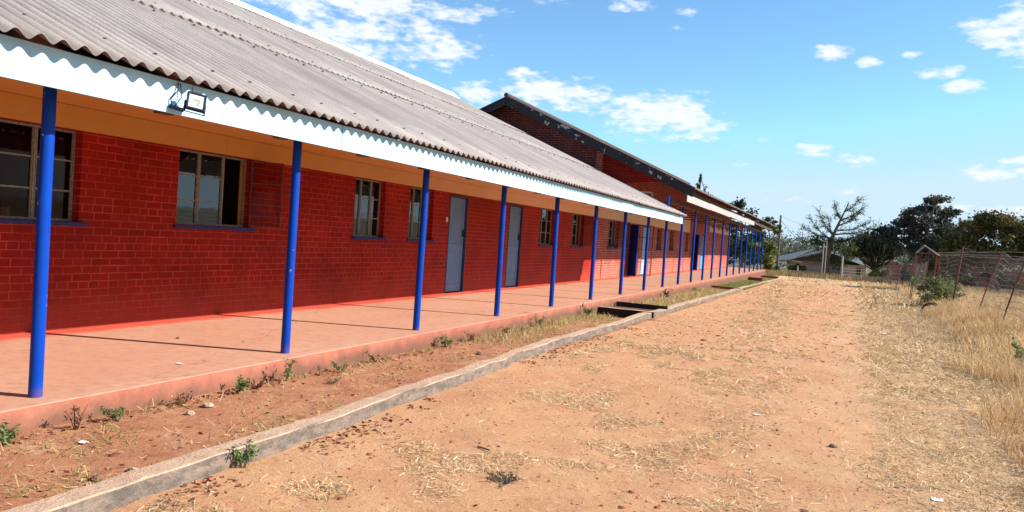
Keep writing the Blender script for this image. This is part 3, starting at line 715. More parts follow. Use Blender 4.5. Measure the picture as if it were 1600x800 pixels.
for yy_ in (34.2, 44.0, 50.5): m.box(-14.39, XW-.24, yy_-.06, yy_+.06, 0, 3.2)
m.box(-14.4, XW-.24, 26.1, Y2E-.26, -.05, -.01); m.box(-14.4, XW-.24, 26.1, Y2E-.26, 3.25, 3.3)
m.build('inner_wall', M['inside'], B2)
# gable wall of raw brick, and the painted infill over the verandah end
def zu(x): return 3.235+PI2*(-4.35-max(x, 2*RX2-x))-.03
m = MB(); YG = 25.78
xsg = [-14.6, RX2, XW]; poly = [(-14.6, YG, 0), (XW, YG, 0), (XW, YG, zu(XW)), (RX2, YG, zu(RX2)), (-14.6, YG, zu(-14.6))]
m.add(poly, [(0, 1, 2, 3, 4)]); m.add([(p[0], YG+.23, p[2]) for p in poly], [(4, 3, 2, 1, 0)])
m.build('gable_wall', M['wall_raw'], B2)
m = MB(); pts = []
for k in range(9):
    f = k/8; x = XW+.004+(XP+.05-XW)*f; pts.append((x, 3.26+.19*math.sin(f*math.pi*.62)))
front = [(x, YG-.01, z) for x, z in pts]+[(XP+.05, YG-.01, max(zu(XP+.05), 3.47)), (XW+.004, YG-.01, zu(XW+.004))]
m.add(front, [tuple(range(len(front)))]); m.add([(a, YG+.14, c_) for a, b, c_ in front], [tuple(range(len(front)-1, -1, -1))])
for k in range(8): m.add([front[k], front[k+1], (front[k+1][0], YG+.14, front[k+1][2]), (front[k][0], YG+.14, front[k][2])], [(0, 3, 2, 1)])
m.build('gable_infill', M['wall_red'], B2)
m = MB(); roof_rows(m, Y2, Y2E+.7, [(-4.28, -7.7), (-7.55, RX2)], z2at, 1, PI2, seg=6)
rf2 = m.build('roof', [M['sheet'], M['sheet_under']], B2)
m = MB(); zr = lambda y: float(z2at(RX2, y))
m.add([(RX2, Y2, zr(Y2)), (RX2, Y2E+.7, zr(Y2E)), (-18.2, Y2E+.7, zr(Y2E)-PI2*7.1), (-18.2, Y2, zr(Y2)-PI2*7.1)], [(0, 1, 2, 3)])
m.add([(RX2, Y2, zr(Y2)-.01), (RX2, Y2E+.7, zr(Y2E)-.01), (-18.2, Y2E+.7, zr(Y2E)-PI2*7.1-.01), (-18.2, Y2, zr(Y2)-PI2*7.1-.01)], [(3, 2, 1, 0)])
m.build('rear_roof', M['sheet'], B2)
m = MB(); m.tube([(RX2, Y2-.06, zr(Y2)+.05), (RX2, Y2E+.7, zr(Y2E)+.05)], .085, 10)
m.build('ridge_cap', M['dark_timber'], rf2)
for sgn in (1, -1):
    m = MB()
    xe = -4.32 if sgn > 0 else -17.9
    for (dz, h, yo, mi_) in ((-.16, .25, 0, 0), (-.03, .06, -.03, 0), (-.255, .05, -.02, 0)):
        a = (RX2+(.0 if sgn > 0 else -.0), Y2-.02+yo, zr(Y2)+dz); b = (xe, Y2-.02+yo, zr(Y2)+dz-PI2*abs(xe-RX2))
        m.beam(a, b, .035, h)
    m.build('bargeboard', M['barge'], rf2)
# fascia boards, gutter gap, wall plate on the posts
m = MB(); fb = 25.05
for e in (30.0, 36.1, 42.3, 47.4):
    o_ = .0035*(fb-25); d = random.uniform(-.004, .004)
    m.add([], []); m.box(-4.54+d, -4.515+d, fb, e-.006, 2.80+o_, 3.03+o_); fb = e
m.build('fascia', M['fascia_white'], B2)
m = MB(); m.box(-5.06, -4.96, 25.02, Y2E, 2.72, 2.86); MB().box(-4.62, -4.55, Y2, Y2E+.5, 2.98, 3.16).build('wall_plate', M['dark_timber'], B2)
for k in range(28):
    y = 25.4+1.3*k; m.beam((-4.55, y, z2at(-4.55, y)-.09), (-7.58, y, z2at(-7.58, y)-.09), .05, .1)
    if k % 2 == 0: m.beam((-5.0, y, 2.79), (-7.59, y, 2.79), .05, .05)
m.build('roof_timber', M['brown_timber'], B2)
m = MB(); m.tube([(-6.5, 25.70, 3.10), (-5.86, 25.66, 3.085), (-5.80, 25.64, 3.05), (-5.79, 25.64, 2.97)], .022, 8); m.build('conduit', M['white_metal'], B2)
window(B2, *win2[0], 3, open_last=.42, swing=70)
for w_ in win2[1:]: window(B2, *w_, 2)
m = MB()
door(B2, *doors2[1][:2], 2.11, M['door_light'], label='pale blue door beside the open security grille')
door(B2, *doors2[3][:2], 2.13, M['door_bright'], label='bright blue door near the cream vent panel')
def open_leaf(y, xo, dy, mt, lab):
    m = MB(); a = Vector((XW+.02, y, 0)); b = Vector((XW+.02+xo, y+dy, 0)); up = (0, 0, 1)
    m.beam((a.x, a.y, 1.06), (b.x, b.y, 1.06), .04, 2.04, up=up)
    for z in (.12, 1.0, 2.0): m.beam((a.x, a.y-.022, z), (b.x, b.y-.022, z), .012, .14)
    d = m.build('door', mt, B2, .003); d['label'] = lab
    h = MB(); h.tube([(b.x-.05, b.y-.03, 1.05), (b.x-.05, b.y-.09, 1.05)], .012, 6); h.tube([(b.x-.05, b.y-.085, 1.05), (b.x-.14, b.y-.085, 1.05)], .010, 6); h.build('handle', M['black'], d)
open_leaf(30.15, .42, -.42, M['door_dark'], 'dark blue door standing open against the verandah')
open_leaf(45.15, .35, -.42, M['door_dark'], 'farther dark blue door standing open')
m = MB(); ga = Vector((XW+.05, 31.02, 0)); gb = Vector((-6.93, 31.35, 0))
for f in (0, 1): p = ga.lerp(gb, f); m.tube([(p.x, p.y, .05), (p.x, p.y, 2.1)], .018, 6)
for f in (.2, .4, .6, .8): p = ga.lerp(gb, f); m.tube([(p.x, p.y, .05), (p.x, p.y, 2.1)], .008, 5)
for z in (.05, .6, 1.1, 1.6, 2.1): m.tube([(ga.x, ga.y, z), (gb.x, gb.y, z)], .012, 5)
m.build('security_grille', M['rust'], B2)
# verandah posts (both blocks)
PY = [3.62+2.6176*k for k in range(10)]+[29.81, 32.54, 35.04, 37.78, 40.37, 43.15, 46.0, 48.8, 51.6, 54.4, 57.2, 60.0]
PY = [3.62-2.6176*2, 3.62-2.6176]+PY
for k, y in enumerate(PY):
    hi = y > 24; m = MB(); top = 2.74 if hi else 2.13
    if 24 < y < 25: top = 2.92
    dx = random.uniform(-.012, .012); r0 = .044
    m.tube([(XP, y, .0), (XP+dx*.3, y, .7), (XP+dx*.7, y+dx*.4, 1.4), (XP+dx, y, top)], [r0*1.02, r0, r0*.99, r0*.97], 16)
    o = m.build('post', M['post_blue'], B2 if hi else B1)

# floodlight on the fascia
FL = empty('floodlight', (-4.5, 4.36, 2.16), 'small square floodlight in black housing fixed to the pale blue fascia', 'floodlight')
ctr = Vector((-4.44, 4.345, 2.165)); nrm = Vector((.80, -.52, .30)).normalized(); rr = Vector((0, 0, 1)).cross(nrm).normalized(); uu = nrm.cross(rr)
roll = R(-8); rr, uu = rr*math.cos(roll)+uu*math.sin(roll), uu*math.cos(roll)-rr*math.sin(roll)
def obox(m, c, a, b, d, wa, wb, wd):
    v = [c+a*(i*wa/2)+b*(j*wb/2)+d*(k*wd/2) for i in (-1, 1) for j in (-1, 1) for k in (-1, 1)]
    m.add(v, [(0, 1, 3, 2), (4, 6, 7, 5), (0, 4, 5, 1), (2, 3, 7, 6), (0, 2, 6, 4), (1, 5, 7, 3)])
wW, hH = .135, .135
m = MB(); obox(m, ctr-nrm*.014, rr, uu, nrm, wW, hH, .028)
for a, b, c_, d_ in ((0, .5, wW, .014), (0, -.5, wW, .014)): obox(m, ctr+uu*(b*(hH-.014))+nrm*.006, rr, uu, nrm, wW, .014, .013)
for a in (.5, -.5): obox(m, ctr+rr*(a*(wW-.014))+nrm*.006, rr, uu, nrm, .014, hH-.028, .013)
for q in range(5): obox(m, ctr-nrm*.034+rr*((q-2)*.02), rr, uu, nrm, .005, hH*.7, .014)
m.build('housing', M['black'], FL, .002)
m = MB(); obox(m, ctr+nrm*.003, rr, uu, nrm, wW-.03, hH-.03, .004); m.build('lens', M['lens'], FL)
m = MB(); obox(m, ctr+nrm*.0062+uu*.012, rr, uu, nrm, .05, .014, .002); obox(m, ctr+nrm*.0064+rr*.018-uu*.012, rr, uu, nrm, .014, .04, .002); m.build('light_chip', M['chip'], FL)
m = MB(); m.beam(ctr-uu*.085-rr*.085-nrm*.02, ctr-uu*.085+rr*.07-nrm*.02, .02, .006); m.beam(ctr-uu*.085-rr*.08-nrm*.02, (XF+.01, ctr.y-.10, 2.115), .03, .03)
m.tube([ctr-rr*.07-uu*.085-nrm*.02, ctr-rr*.072-nrm*.02], .008, 6); m.tube([ctr+rr*.07-uu*.085-nrm*.02, ctr+rr*.072-nrm*.02], .006, 6); m.build('bracket', M['black'], FL)
m = MB(); m.tube([(XF+.02, 4.25, 2.10), (XF+.015, 4.245, 2.17), (XF+.02, 4.30, 2.24), (XF+.01, 4.31, 2.30)], .005, 6)
m.tube([(XF+.03, 4.27, 2.12), (XF+.03, 4.33, 2.2), (XF+.015, 4.325, 2.30)], .004, 6); m.tube([ctr+uu*.05+rr*.04-nrm*.03, (XF+.02, 4.44, 2.24), (XF+.01, 4.45, 2.30)], .003, 6)
m.build('cable', M['black'], FL)

m = MB(); yc = 4.15
while yc < 5.86:
    a = XW-.26+.018*math.sin(yc*38); b = XW-.26+.018*math.sin((yc+.02)*38)
    m.add([(a, yc, 1.19), (b, yc+.02, 1.19), (b, yc+.02, 2.14), (a, yc, 2.14)], [(0, 1, 2, 3)], 0, True); yc += .02
m.build('curtain', simple('maroon_curtain', (.20, .055, .035), (.14, .04, .026), 6, .9), B1)
# mug inside the first window
m = MB(); mc = Vector((XW-.185, 5.20, 1.185))
prof = [(0, 0), (.036, 0), (.041, .01), (.041, .095), (.036, .095), (.036, .012), (0, .012)]
vv = []; ff = []; n_ = 20
for r_, z_ in prof:
    for k in range(n_): a = 2*math.pi*k/n_; vv.append((mc.x+r_*math.cos(a), mc.y+r_*math.sin(a), mc.z+z_))
for i_ in range(len(prof)-1):
    for k in range(n_): ff.append((i_*n_+k, i_*n_+(k+1) % n_, (i_+1)*n_+(k+1) % n_, (i_+1)*n_+k))
m.add(vv, ff, 0, True); m.tube([(mc.x, mc.y-.039, mc.z+.075), (mc.x, mc.y-.065, mc.z+.07), (mc.x, mc.y-.068, mc.z+.04), (mc.x, mc.y-.04, mc.z+.022)], .006, 8)
tag(m.build('mug', M['mug']), 'white mug on the ledge inside the leftmost window', 'mug')
m = MB(); m.box(XW-.40, XW-.132, 4.06, 5.87, 1.12, 1.183); m.build('inner_ledge', M['brown_timber'], B1)

# cross walls of the beds
def crosswall(ya, yb, h, w, mt, xa=XS+.02, xb=-3.52, label='', skew=0, drop=0):
    m = MB(); pts = 7
    for k in range(pts-1):
        f0, f1 = k/(pts-1), (k+1)/(pts-1); x0 = xa+(xb-xa)*f0; x1 = xa+(xb-xa)*f1; y0_ = ya+(yb-ya)*f0; y1_ = ya+(yb-ya)*f1
        g0 = float(G(-3.0, y0_)); g1 = float(G(-3.0, y1_)); j0 = .004*math.sin(k*2.1); j1 = .004*math.sin((k+1)*2.1)
        v = [(x0, y0_-w/2, g0-.25), (x0, y0_+w/2, g0-.25), (x0, y0_+w/2, g0+h+j0), (x0, y0_-w/2, g0+h+j0), (x1, y1_-w/2, g1-.25), (x1, y1_+w/2, g1-.25), (x1, y1_+w/2, g1+h+j1), (x1, y1_-w/2, g1+h+j1)]
        m.add(v, [(3, 7, 4, 0), (2, 6, 7, 3), (1, 5, 6, 2)]+([(0, 1, 2, 3)] if k == 0 else [])+([(7, 6, 5, 4)] if k == pts-2 else []))
    return tag(m.build('cross_wall', mt), label, 'low wall', 'low walls across the planting beds')
crosswall(16.55, 16.55, .125, .11, M['kerb_shaded'], label='pale topped low wall closing the nearest planting bed')
crosswall(18.0, 18.0, .17, .10, M['rubber'], label='low wall darkened for shade on the far side of the first crossing', xa=-5.0+.26)  # black all over, standing for the shade on its near face
crosswall(33.6, 33.1, .13, .14, M['cross_red'], label='dark red low wall across the beds before the green grass')
crosswall(46.6, 46.6, .09, .14, M['kerb'], label='pale low wall at the far end of the green grass bed')
crosswall(49.0, 48.6, .22, .35, M['cross_red'], label='thick dark red low wall just past the green grass bed', xb=-3.9)
crosswall(58.0, 58.0, .17, .35, M['cross_red'], label='farthest dark red low wall at the end of the kerb', xb=-3.6)
# crossing path between the first two
m = MB(); g0 = float(G(-3.0, 17.2)); m.box(XS+.01, -3.56, 16.615, 17.945, g0-.2, g0+.06); struct(m.build('crossing_path', M['floor']))

# ------------------------------------------------------------------ ground litter (stuff)
def pts_in(n, x0, x1, y0, y1, dens=None, ypow=1.0):
    x = rng.uniform(x0, x1, n); y = y0+(y1-y0)*rng.uniform(0, 1, n)**ypow
    if dens is not None:
        k = rng.uniform(0, 1, n) < dens(x, y); x, y = x[k], y[k]
    return np.stack([x, y, G(x, y)], 1)
def d_straw(x, y):
    base = np.clip((x-.012*y+.75+.9*vn(x, y, .5)+.6*vn(x, y, 1.7))/1.5, 0, 1)**1.2
    patch = np.clip((vn(x+30, y*.8, .9)+.7*vn(x, y, 3.1)-.48)*3., 0, 1)
    wob = .22*vn(x*0+2, y, .8)+.14*vn(x, y, 2.3)+.10*vn(x, y, 6.)
    right = np.clip((x-(.10+.024*y)+wob)/.22, 0, 1)*np.clip(.75+.5*vn(x, y, 2.1)+.4*vn(x, y, 6.5), .25, 1)
    band = np.exp(-((x+.45+.05*y+wob)/.42)**2)*np.clip(.35+.9*vn(x, y, 1.6)+.8*vn(x+3, y, 5.2), 0, 1)
    base = np.maximum(right, band*.8)
    return np.maximum(base, patch*.75+.03)
V, F, r = cat([flats(pts_in(290000, -3.1, 3.2, 2.2, 15, lambda x, y: d_straw(x, y)*np.clip((15-y)/5, 0, 1), 1.2), .055, .0013), flats(pts_in(150000, -3.1, 3.6, 8.5, 34, lambda x, y: d_straw(x, y)*np.clip((y-8.5)/5, 0, 1)*np.clip((34-y)/6, 0, 1), 1.15), .10, .0032, .3), flats(pts_in(30000, -3.2, 4.5, 25, 75, lambda x, y: d_straw(x, y)*np.clip((y-25)/8, 0, 1)), .18, .011, .4)])
tag(np_mesh('straw_litter', V, F, M['straw'], rnd=r), 'cut dry grass scattered over the red earth yard', 'straw', kind='stuff')
# short stubble right side
def d_stub(x, y): return np.clip((x-.9-.02*y+.5*vn(x, y, .7)+.4*vn(x, y, 2.2))/1.2, 0, 1)
V, F, r = cat([blades(pts_in(34000, 0.2, 4.2, 2.2, 17, lambda x, y: d_stub(x, y)*np.clip((17-y)/5, 0, 1), 1.1), .055, .0022, 1.1), blades(pts_in(26000, .8, 4.8, 10, 45, lambda x, y: d_stub(x, y)*np.clip((y-10)/5, 0, 1)), .08, .005, 1.0)])
tag(np_mesh('stubble_grass', V, F, M['straw'], rnd=r), 'short trampled dry grass along the right of the yard', 'grass', kind='stuff')
# tall dry grass on the bank under the fence
def d_tall(x, y):
    edge = np.interp(y, [3, 8, 15, 30, 60], [1.10, 1.42, 2.15, 2.80, 4.0])+.35*vn(x*0+1, y, .45)+.2*vn(x*0+4, y, 1.4)
    return np.clip((x-edge)/.45, 0, 1)*np.clip(.75+.6*vn(x, y, 1.2), .1, 1)
parts = []
for n_, y0, y1, x1, h, w in ((32000, 3, 14, 4.2, .46, .0032), (36000, 11.5, 30, 6.8, .42, .006), (20000, 28, 60, 9.5, .42, .012)):
    P = pts_in(n_, 1.4, x1, y0, y1, d_tall); hh = .6+.5*np.clip((P[:, 0]-1.9-.03*P[:, 1])/1.0, 0, 1)+.25*vn(P[:, 0], P[:, 1], .8)
    V, F, r = blades(P, h*hh, w, .55, val=.45+.35*vn(P[:, 0], P[:, 1], .9)); parts.append((V, F, r))
V, F, r = cat(parts)
tag(np_mesh('tall_grass', V, F, M['straw_tall'], rnd=r), 'tall straw coloured grass growing along the wire fence', 'grass', kind='stuff')
# long grass at the far end of the yard
P = np.concatenate([pts_in(9000, -7, 4.5, 66, 82, lambda x, y: np.clip((y-69.5-1.5*vn(x, y, .3))/4, 0, 1)), pts_in(3500, -9, -4.2, 60, 70)])
V, F, r = blades(P, .50*np.ones(len(P)), .022, .45)
tag(np_mesh('end_grass', V, F, M['straw_brown'], rnd=r), 'dry grass under the posts closing the far end of the yard', 'grass', kind='stuff')
# field behind the fence
P = pts_in(30000, 5, 36, 20, 95, lambda x, y: (x > 4.3+.0*y).astype(float))
V, F, r = blades(P, .30*np.ones(len(P)), .02, .6)
tag(np_mesh('field_grass', V, F, M['straw_brown'], rnd=r), 'thin dry grass in the field beyond the wire fence', 'grass', kind='stuff')
# bed grass and litter
def d_bed(x, y):
    near = np.clip(.34+.8*vn(x, y, 1.4)+.5*vn(x, y, 4.), .03, .8)
    edge = np.clip((-4.45-x)/.25, 0, 1)*np.clip(.5+.7*vn(x*0, y, 1.1), 0, 1)*np.clip((y-4)/5, .25, 1)
    return np.maximum(near*.55, edge*.9)
bedpts = lambda n_, a, b, d, p=1.: pts_in(n_, -4.74, -3.46, a, b, d, p)
P1 = bedpts(60000, 2.2, 16.4, d_bed, 1.2); P2 = bedpts(8000, 18.2, 33, lambda x, y: np.clip(.35+.4*vn(x, y, 1.), .05, 1))
V, F, r = cat([flats(P1, .045, .0021, .35), blades(bedpts(4200, 3, 16.4, lambda x, y: d_bed(x, y)**1.6, 1.), .07, .0035, .9, val=.75), blades(bedpts(5200, 9.5, 16.4, lambda x, y: np.clip((-4.2-x)/.3, 0, 1)*np.clip((y-8.5)/4, 0, 1)), .10, .005, .8, val=.55), flats(P2, .12, .005, .4), blades(bedpts(5000, 18.2, 33, lambda x, y: np.clip(.5+.5*vn(x, y, 1.)+.6*(x < -4.3), .05, 1)), .11, .008, .8, val=.45)])
tag(np_mesh('bed_grass', V, F, M['bed_grass'], rnd=r), 'thin dry and greening grass in the beds beside the verandah', 'grass', kind='stuff')
V, F, r = cat([blades(bedpts(14000, 34.2, 46.3, None), .11, .012, .7), blades(bedpts(1500, 49.5, 57.5, None), .09, .014, .7)])
tag(np_mesh('green_grass', V, F, M['green_grass'], rnd=r), 'bright green grass filling the far planting bed', 'grass', kind='stuff')
# dead leaves
def d_leaf(x, y): return np.clip(.25+.8*vn(x+50, y, 1.3), 0, 1)
kx = rng.uniform(2.3, 16, 1700); kxx = np.interp(kx, [k[0] for k in KP], [k[1] for k in KP])+.11+np.abs(rng.normal(0, .16, len(kx)))
PK = np.stack([kxx, kx, G(kxx, kx)+.006], 1); PK = PK[vn(PK[:, 0]*0, PK[:, 1], 1.6)+.5*vn(PK[:, 0]*0+3, PK[:, 1], 5) > -.05]
PB = bedpts(1100, 2.3, 16.3, d_leaf); PB[:, 2] += .008; PY_ = pts_in(500, -3.0, 2.5, 2.3, 16, lambda x, y: .3+0*x); PY_[:, 2] += .006
sx_ = rng.uniform(2.8, 16, 900); PS = np.stack([-4.72+np.abs(rng.normal(0, .1, 900)), sx_, G(-4.6, sx_)+.012], 1)
V, F, r = leaves(np.concatenate([PK, PB, PY_, PS]), .019, flat=.65, aspect=1.7)
tag(np_mesh('dead_leaves', V, F, M['leaf_dry'], rnd=r), 'small dead brown leaves blown along kerb and bed', 'dead leaves', kind='stuff')
# gravel
def pebbles(P, s):
    base = np.array([(-1, -1, -.4), (1, -1, -.5), (1, 1, -.4), (-1, 1, -.5), (-.6, -.6, .55), (.7, -.5, .6), (.5, .6, .5), (-.6, .7, .6)])
    fc = np.array([(0, 1, 5, 4), (1, 2, 6, 5), (2, 3, 7, 6), (3, 0, 4, 7), (4, 5, 6, 7)])
    n_ = len(P); a = rng.uniform(0, 6.28, n_); s = (s*rng.lognormal(0, .45, n_))[:, None, None]
    B = base[None]*rng.uniform(.65, 1.35, (n_, 8, 3)); B[:, :, 2] *= .6
    ca, sa = np.cos(a)[:, None], np.sin(a)[:, None]; x = B[:, :, 0]*ca-B[:, :, 1]*sa; y = B[:, :, 0]*sa+B[:, :, 1]*ca
    V = np.stack([x, y, B[:, :, 2]], 2)*s+P[:, None, :]
    F = (np.arange(n_)*8)[:, None, None]+fc[None]; return V.reshape(-1, 3), F.reshape(-1, 4), np.repeat(rng.uniform(0, 1, n_), 5)
M['pebble'] = leafm('pebble', [(.15, .055, .035), (.30, .12, .07), (.42, .22, .14)], 0.)
V, F, r = cat([pebbles(pts_in(5200, -3.2, 2.8, 2.2, 14, None, 1.2), .0065), pebbles(pts_in(4200, -3.3, 3.2, 12, 45, None, 1.2), .014), pebbles(bedpts(1200, 2.2, 16, None), .008)])
tag(np_mesh('gravel', V, F, M['pebble'], rnd=r), 'small reddish stones and clods strewn on the earth yard', 'gravel', kind='stuff')

# ------------------------------------------------------------------ individual stones and litter
def stone(x, y, s, mt, label, name='stone', cat_='stone', z=None):
    m = MB(); v = []; f = []; nu, nv = 9, 6; sd_ = random.random()*99
    for j_ in range(nv+1):
        th = math.pi*j_/nv
        for i_ in range(nu):
            ph = 2*math.pi*i_/nu; rr_ = 1+.35*float(vn(sd_+math.cos(ph)*1.5, sd_+th*1.5+math.sin(ph), 1.))
            v.append((x+s*1.25*rr_*math.sin(th)*math.cos(ph), y+s*rr_*math.sin(th)*math.sin(ph), (z if z is not None else float(G(x, y)))+s*.35+s*.62*rr_*math.cos(th)))
    for j_ in range(nv):
        for i_ in range(nu): f.append((j_*nu+i_, (j_+1)*nu+i_, (j_+1)*nu+(i_+1) % nu, j_*nu+(i_+1) % nu))
    m.add(v, f, 0, False); return tag(m.build(name, mt), label, cat_, 'loose stones on bed and yard')
# (positions measured on the ground)
stone(-3.66, 3.02, .030, M['rock'], 'dark red brick chip in the near bed close to the kerb')
stone(-3.62, 3.22, .028, M['rock_pale'], 'pale stone in the near bed just beyond the red brick chip')
stone(-4.42, 4.62, .035, M['rock_pale'], 'pale stone below the verandah edge near the first weeds')
stone(-4.0, 8.7, .038, M['rock'], 'dark stone in the middle of the bed before the crossing')
stone(-4.35, 4.36, .030, M['rock_pale'], 'flat pale stone among weeds against the verandah')
stone(-.05, 4.75, .020, M['rock'], 'small dark clod alone on bare earth in the yard')
stone(.1, 6.6, .024, M['rock'], 'dark clod on the strip of bare earth in the middle distance')
stone(-6.35, 6.15, .02, M['rock'], 'dark chip lying on the verandah floor close to the wall', z=0)
def paper(x, y, s, label, z=None, name='litter'):
    s *= .7; m = MB(); z = float(G(x, y)) if z is None else z; k = 5; v = []
    for i_ in range(k):
        for j_ in range(k): v.append((x+s*(i_/2-1)*1.3, y+s*(j_/2-1), z+.006+s*.5*abs(float(vn(i_*.7+x*9, j_*.7, 1.3)))))
    f = [(i_*k+j_, (i_+1)*k+j_, (i_+1)*k+j_+1, i_*k+j_+1) for i_ in range(k-1) for j_ in range(k-1)]
    m.add(v, f); return tag(m.build(name, M['paper']), label, 'litter', 'scraps of white litter')
paper(-5.25, 5.12, .028, 'white scrap lying on the pink verandah floor', z=0)
paper(-4.28, 3.42, .035, 'white scrap in the near bed by the green weeds')
paper(1.15, 18.5, .10, 'white plastic scrap on the straw beside the fence grass')
paper(.72, 5.6, .04, 'white scrap on straw at the lower right')
paper(-.55, 7.4, .03, 'white scrap on the bare yard between straw patches')
m = MB(); m.tube([(-2.2, 4.86, float(G(-2.2, 4.86))+.008), (-2.08, 4.80, float(G(-2.08, 4.8))+.012)], .006, 6)
tag(m.build('stick', M['bark']), 'short dark stick on the bare yard near the kerb', 'stick')
# tyre half buried in the grass
m = MB(); tcx, tcy = 3.15, 29.5; tz = float(G(tcx, tcy)); ring = []
for k in range(25):
    a = math.pi*(k/24); ring.append((tcx+.27*math.cos(a), tcy+.1*math.sin(a), tz+.20*math.sin(a)+.06))
m.tube(ring, .05, 8); tag(m.build('old_tyre', M['rubber']), 'black tyre standing half buried in the dry grass', 'tyre')

# ------------------------------------------------------------------ weeds
def weed(x, y, h, w, mt, label, n_=90, leaf=.018, grp='weeds along the verandah edge', name='weed', stems=7, tall=0):
    z = float(G(x, y)); e = empty(name, (x, y, z), label, 'weed', grp); m = MB(); P = []
    for k in range(stems):
        a = random.uniform(0, 6.28); tip = Vector((x+math.cos(a)*w*random.uniform(.3, 1), y+math.sin(a)*w*random.uniform(.3, 1), z+h*random.uniform(.55, 1.1)))
        b = Vector((x+math.cos(a)*.01, y+math.sin(a)*.01, z)); mid = b.lerp(tip, .5)+Vector((0, 0, h*.12))
        m.tube([b, mid, tip], [.003, .0024, .0012], 5)
        for q in range(int(n_/stems)):
            f = random.uniform(.2, 1.05); p = b.lerp(mid, f*2) if f < .5 else mid.lerp(tip, f*2-1)
            P.append(p+Vector((random.gauss(0, leaf*.8), random.gauss(0, leaf*.8), random.gauss(0, leaf*.6))))
    m.build('stem', M['leaf_dry'] if mt == 'leaf_dry' else M['bark'], e)
    V, F, r = leaves(np.array([tuple(p) for p in P]), leaf, flat=.3, aspect=2.2); np_mesh('foliage', V, F, M[mt], e, r)
weed(-4.60, 3.14, .13, .11, 'leaf_weed', 'leafy green weed against the verandah at the left edge', 170)
weed(-4.60, 3.62, .17, .09, 'leaf_dry', 'first dry purple brown weed from the left', 60, .016)
weed(-4.58, 3.93, .10, .13, 'leaf_weed', 'low green weed right of the first dry brown weed', 150, .015)
weed(-4.62, 4.55, .12, .10, 'leaf_dry', 'low dry brown weed in front of the stained riser', 80, .015)
weed(-4.60, 5.12, .13, .13, 'leaf_weed', 'brightest green clump midway along the near bed', 200, .018)
weed(-4.62, 5.78, .20, .10, 'leaf_weed', 'tall upright green weed beyond the brightest clump', 120, .018)
weed(-4.60, 5.35, .10, .14, 'leaf_dry', 'dry brown weed between two green clumps', 80, .016)
weed(-4.25, 6.0, .07, .12, 'leaf_weed', 'small flat green weed away from the riser', 90, .012)
weed(-4.55, 6.55, .11, .13, 'leaf_weed', 'green weed left of the third post', 120, .015)
weed(-4.62, 7.3, .13, .12, 'leaf_dry', 'dry weed at the foot of the riser by the third post', 80, .016)
weed(-4.62, 9.0, .16, .15, 'leaf_weed', 'grassy green weed right of the third post', 150, .02)
weed(-4.63, 9.8, .15, .14, 'leaf_dry', 'dry tuft beyond the grassy weed', 90, .018)
weed(-4.63, 11.0, .14, .14, 'leaf_dry', 'dry brown tuft at the fourth post', 90, .018)
weed(-4.62, 12.4, .2, .15, 'leaf_weed', 'tall green weed past the fourth post', 130, .022)
weed(-4.60, 15.2, .22, .22, 'leaf_weed', 'large green weed before the crossing wall', 220, .028)
weed(-4.60, 23.3, .30, .13, 'leaf_dark', 'dark upright plant beyond the crossing', 60, .05)
weed(-4.60, 28.8, .2, .2, 'leaf_weed', 'green tuft far along the verandah', 100, .03)
weed(-3.17, 3.62, .14, .10, 'leaf_weed', 'green weed growing against the outer face of the kerb', 170, .016, grp='weeds on the yard')
weed(-1.72, 4.25, .035, .17, 'leaf_mauve', 'flat dark green mat of weed on the bare yard', 260, .010, grp='weeds on the yard', stems=14)
weed(2.75, 13.6, .42, .3, 'leaf_weed', 'green shrubby weed in the tall grass at the right edge', 240, .04, grp='weeds on the yard')

# ------------------------------------------------------------------ trees
def blob_pts(n_, c, rad, shell=.55):
    d = rng.normal(size=(n_, 3)); d /= np.linalg.norm(d, axis=1)[:, None]; rr_ = rng.uniform(shell, 1.02, n_)**.8
    return np.array(c)+d*rr_[:, None]*np.array(rad)
def tree(name, base, label, trunk_pts, trunk_r, blobs, per, leaf, mt, bark='bark', cat_='tree', group=None, sub=9, subr=.33, flat=.2, dens=None, litter=.0):
    """blobs: (x,y,z,rx,ry,rz) relative to base; each is broken into small clumps on its shell"""
    bx_, by_ = base; bz = float(G(bx_, by_)); e = empty(name, (bx_, by_, bz), label, cat_, group); B = Vector((bx_, by_, bz))
    m = MB(); tp = [B+Vector(p) for p in trunk_pts]; n_t = len(tp)
    m.tube([tp[0]-Vector((0, 0, .4))]+tp, [trunk_r*1.25]+[trunk_r*(1-.55*k/(n_t-1)) for k in range(n_t)], 9)
    top = tp[-1]
    parts = []
    for bl in blobs:
        c = B+Vector(bl[:3]); rad = bl[3:6]
        st = tp[-1] if random.random() < .6 else tp[max(1, n_t-2)]
        mid = st.lerp(c, .5)+Vector((random.uniform(-.2, .2)*rad[0], random.uniform(-.2, .2)*rad[1], -.12*(c-st).length*random.uniform(0, 1)))
        m.tube([st, mid, c], [trunk_r*.42, trunk_r*.28, trunk_r*.12], 6)
        cs = blob_pts(sub, tuple(c), tuple(np.array(rad)*.78), .5)
        for q in cs:
            m.tube([mid.lerp(c, .6), c.lerp(Vector(q), .5)+Vector((0, 0, -.05)), Vector(q)], [trunk_r*.14, trunk_r*.09, trunk_r*.04], 4)
            k = int(per*rng.uniform(.5, 1.4)); sr = np.array(rad)*subr*rng.uniform(.6, 1.35)
            P = q+rng.normal(size=(k, 3))*sr*.55
            parts.append(leaves(P, leaf, flat=flat, aspect=1.5, val=rng.uniform(.15, .85)))
    m.build('trunk', M[bark], e)
    V, F, r = cat(parts); np_mesh('crown', V, F, M[mt], e, r)
    return e
GT = 'trees beyond the end of the yard'
